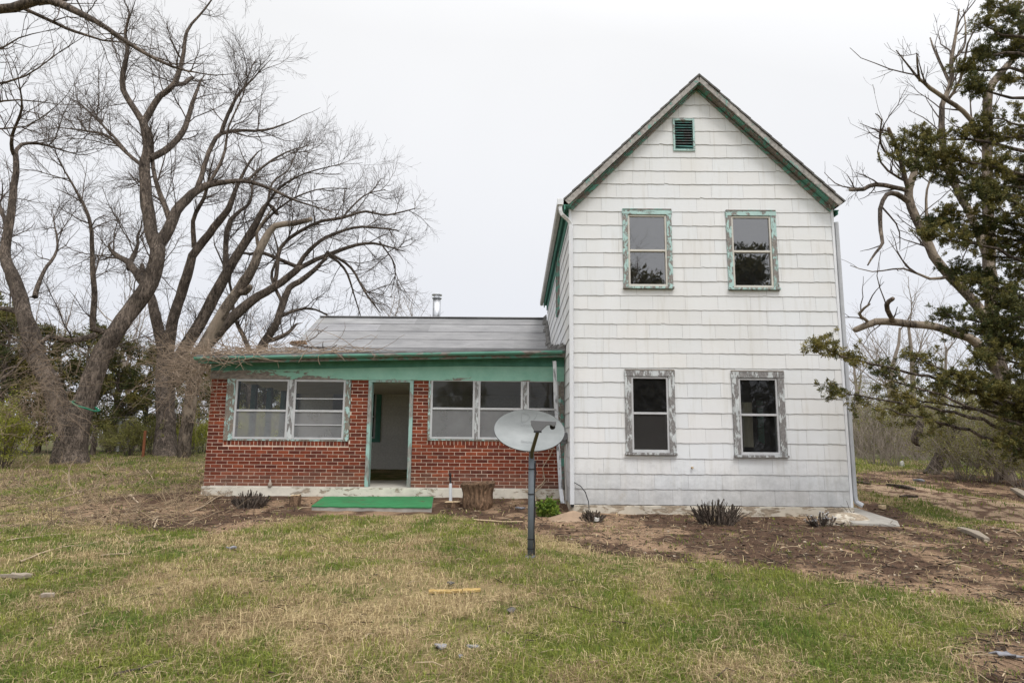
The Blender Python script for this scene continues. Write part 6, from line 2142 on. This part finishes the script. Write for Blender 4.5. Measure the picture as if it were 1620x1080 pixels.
# ------------------------------------------------------------------ litter on bare soil
def litter():
    rg = np.random.default_rng(101); out = []
    x, y = scatter(36000, -12, 14, 3.8, 20)
    k = outside_house(x, y); x, y = x[k], y[k]
    soil, path, green, lr = ground_fields(x, y)
    p = np.where(soil, .40, np.where(lr, .6, .05)) * np.where(path, .3, 1)
    k = nr.uniform(0, 1, len(x)) < p
    x, y = x[k], y[k]
    z = gz(x, y)
    for i in range(len(x)):
        L = rg.uniform(.03, .22) * (2 if rg.random() < .06 else 1); a = rg.uniform(0, 6.283); r = rg.uniform(.002, .006) * (1 + .4 * (y[i] > 11))
        d = np.array([math.cos(a), math.sin(a), rg.normal(0, .12)]) * L
        p0 = np.array([x[i], y[i], z[i] + r * .8 + .004])
        b = rg.normal(0, .12, 3) * L; b[2] = abs(b[2]) * .6
        t = rg.random()
        c = np.array([.055, .04, .03]) if t < .5 else np.array([.17, .12, .08]) if t < .8 else np.array([.42, .33, .22])
        out.append((np.array([p0, p0 + d * .5 + b, p0 + d]), np.array([r, r, r * .6]), 3, c * rg.uniform(.7, 1.2)))
    o = tubes('twig_litter', out, M['litter']); tag(o, 'broken twigs and bark chips strewn over the bare soil', 'twig litter', None, 'stuff')
    # chips
    n = 13000
    x, y = scatter(n * 2, -12, 14, 5, 19); k = outside_house(x, y); x, y = x[k], y[k]
    soil, path, green, lr = ground_fields(x, y); k = (soil | lr) & (nr.uniform(0, 1, len(x)) < .7); x, y = x[k], y[k]; n = len(x)
    z = gz(x, y) + .008
    c0 = np.stack([x, y, z], -1); a = nr.uniform(0, 6.28, n); L = nr.uniform(.008, .036, n)
    u = np.stack([np.cos(a) * L, np.sin(a) * L, nr.normal(0, .25, n) * L], -1); v = np.stack([-np.sin(a) * L * .5, np.cos(a) * L * .5, nr.normal(0, .25, n) * L], -1)
    V = np.stack([c0 - u, c0 - v, c0 + u, c0 + v], 1)
    t = nr.uniform(0, 1, n)[:, None]
    C = np.where(t < .68, np.array([.06, .042, .03])[None], np.where(t < .9, np.array([.18, .12, .075])[None], np.array([.33, .27, .20])[None])) * nr.uniform(.7, 1.25, n)[:, None]
    o = quads_obj('bark_mulch', V, np.repeat(C[:, None], 4, 1), 'litter', None, True); tag(o, 'dark bark mulch flakes covering the soil by the house', 'mulch')
    # long dry weeds on the left rough grass
    out = []
    for i in range(1250):
        px, py = rg.uniform(-40, 325), rg.uniform(718, 835)
        p = gat(px, py) if i % 5 == 0 else None
        if p is None:
            p = base_ + rg.normal(0, .35, 3) * [1, 1, 0]; p[2] = float(gz(p[0], p[1]))
        else: base_ = p.copy()
        if -5.75 < p[0] < 1 and p[1] > 12.9: continue
        d = np.array([rg.normal(0, .8), rg.normal(0, .5), rg.uniform(.05, .7)])
        P = wander(p, d, rg.uniform(.2, .75), 5, .2, -.05, rg); P[:, 2] = np.maximum(P[:, 2], gz(P[:, 0], P[:, 1]) + .01)
        c = (np.array([.36, .27, .17]) if rg.random() < .5 else np.array([.2, .15, .1])) * rg.uniform(.7, 1.2)
        out.append((P, np.linspace(rg.uniform(.003, .008), .002, 6), 3, c))
    o = tubes('dry_weeds', out, M['litter']); tag(o, 'long dry weeds and straw along the left rough grass', 'dry weeds', None, 'stuff')


litter()

# ------------------------------------------------------------------ trees behind the viewer, seen mirrored in the panes
GV = 'trees mirrored in the upper window panes'
copy_tree(fc, np.array([4.9, -12, -.1]), 3.0, 1.32, 'leafless tree mirrored in the upper left window', GV)
copy_tree(c1, np.array([6.5, -12.5, -.1]), 1.0, 2.2, 'dark cedar mirrored at the edge of the upper left window', GV)
copy_tree(c1, np.array([12.9, -12.5, -.1]), 3.0, 2.27, 'dark cedar mirrored in the upper right window', GV)
copy_tree(fb, np.array([14.6, -12, -.1]), 3.0, 1.3, 'leafless tree mirrored in the upper right window', GV)
copy_tree(fb, np.array([2.0, -28, -.1]), 1.0, 1.3, 'leafless tree mirrored in the lower left window', GV)
copy_tree(c1, np.array([-4.5, -27, -.1]), 5.0, 1.5, 'dark cedar mirrored low in the porch panes', GV)
copy_tree(c1, np.array([12.0, -30, -.1]), 2.0, 1.6, 'dark cedar mirrored in the lower right window', GV)

# ------------------------------------------------------------------ light, sky, camera
SUN_EL, SUN_AZ = 58.0, 24.0                 # behind the viewer, to the right
sd_ = Vector((math.sin(R(SUN_AZ)) * math.cos(R(SUN_EL)), -math.cos(R(SUN_AZ)) * math.cos(R(SUN_EL)), math.sin(R(SUN_EL))))
sun = bpy.data.lights.new('sun', 'SUN'); sun.energy = 1.5; sun.angle = R(15); sun.color = (1, .98, .95)
so_ = bpy.data.objects.new('sun', sun); COL.objects.link(so_)
so_.rotation_euler = sd_.to_track_quat('Z', 'Y').to_euler()
wd = bpy.data.worlds.new('World'); scene.world = wd; wd.use_nodes = True
nt = wd.node_tree; nt.nodes.clear()
N = nt.nodes.new; Lk = nt.links.new
out = N('ShaderNodeOutputWorld'); bg = N('ShaderNodeBackground'); bg.inputs[1].default_value = .1
sky = N('ShaderNodeTexSky'); sky.sky_type = 'NISHITA'; sky.sun_disc = False; sky.sun_elevation = R(SUN_EL); sky.sun_rotation = R(180 - SUN_AZ)
sky.dust_density = 4; sky.air_density = 1.0
hs_ = N('ShaderNodeHueSaturation'); hs_.inputs['Saturation'].default_value = .25; Lk(sky.outputs[0], hs_.inputs['Color'])
tc = N('ShaderNodeTexCoord'); sx_ = N('ShaderNodeSeparateXYZ'); Lk(tc.outputs['Generated'], sx_.inputs[0])
ov = N('ShaderNodeValToRGB'); e = ov.color_ramp.elements
stops = [(0.0, (7.6, 7.8, 8.5)), (.12, (8.0, 8.25, 8.9)), (.30, (8.6, 8.75, 9.15)), (.55, (9.2, 9.25, 9.4)), (1.0, (15, 15, 15))]
while len(e) < len(stops): e.new(.5)
for el, (p_, c_) in zip(e, stops): el.position = p_; el.color = (*c_, 1)
Lk(sx_.outputs['Z'], ov.inputs['Fac'])
# cloud layer is brighter on the sun's side
dt = N('ShaderNodeVectorMath'); dt.operation = 'DOT_PRODUCT'; Lk(tc.outputs['Generated'], dt.inputs[0]); dt.inputs[1].default_value = sd_
mr = N('ShaderNodeMapRange'); Lk(dt.outputs['Value'], mr.inputs[0]); mr.inputs[1].default_value = .1; mr.inputs[2].default_value = 1.0; mr.inputs[3].default_value = 1.0; mr.inputs[4].default_value = 2.0
ns = N('ShaderNodeTexNoise'); ns.inputs['Scale'].default_value = 1.6; ns.inputs['Detail'].default_value = 5; Lk(tc.outputs['Generated'], ns.inputs['Vector'])
nm = N('ShaderNodeMapRange'); Lk(ns.outputs['Fac'], nm.inputs[0]); nm.inputs[1].default_value = .3; nm.inputs[2].default_value = .7; nm.inputs[3].default_value = .965; nm.inputs[4].default_value = 1.03
m1 = N('ShaderNodeMix'); m1.data_type = 'RGBA'; m1.blend_type = 'MULTIPLY'; m1.inputs[0].default_value = 1; Lk(ov.outputs[0], m1.inputs[6]); Lk(mr.outputs[0], m1.inputs[7])
m2 = N('ShaderNodeMix'); m2.data_type = 'RGBA'; m2.blend_type = 'MULTIPLY'; m2.inputs[0].default_value = 1; Lk(m1.outputs[2], m2.inputs[6]); Lk(nm.outputs[0], m2.inputs[7])
m3 = N('ShaderNodeMix'); m3.data_type = 'RGBA'; m3.inputs[0].default_value = .93; Lk(hs_.outputs[0], m3.inputs[6]); Lk(m2.outputs[2], m3.inputs[7])
Lk(m3.outputs[2], bg.inputs[0]); Lk(bg.outputs[0], out.inputs[0])

cam = bpy.data.cameras.new('camera'); co_ = bpy.data.objects.new('camera', cam); COL.objects.link(co_)
cam.sensor_width = 36; cam.lens = 36 * FPX / 1620; cam.clip_end = 3000; cam.clip_start = .05
mw = Matrix([list(r_) for r_ in CM]).to_4x4(); mw.translation = Vector(CAMP)
co_.matrix_world = mw
scene.camera = co_
scene.view_settings.view_transform = 'Standard'; scene.view_settings.look = 'None'
scene.view_settings.exposure = .07; scene.view_settings.gamma = 1
scene.render.engine = 'CYCLES'
scene.cycles.max_bounces = 8; scene.cycles.transparent_max_bounces = 16
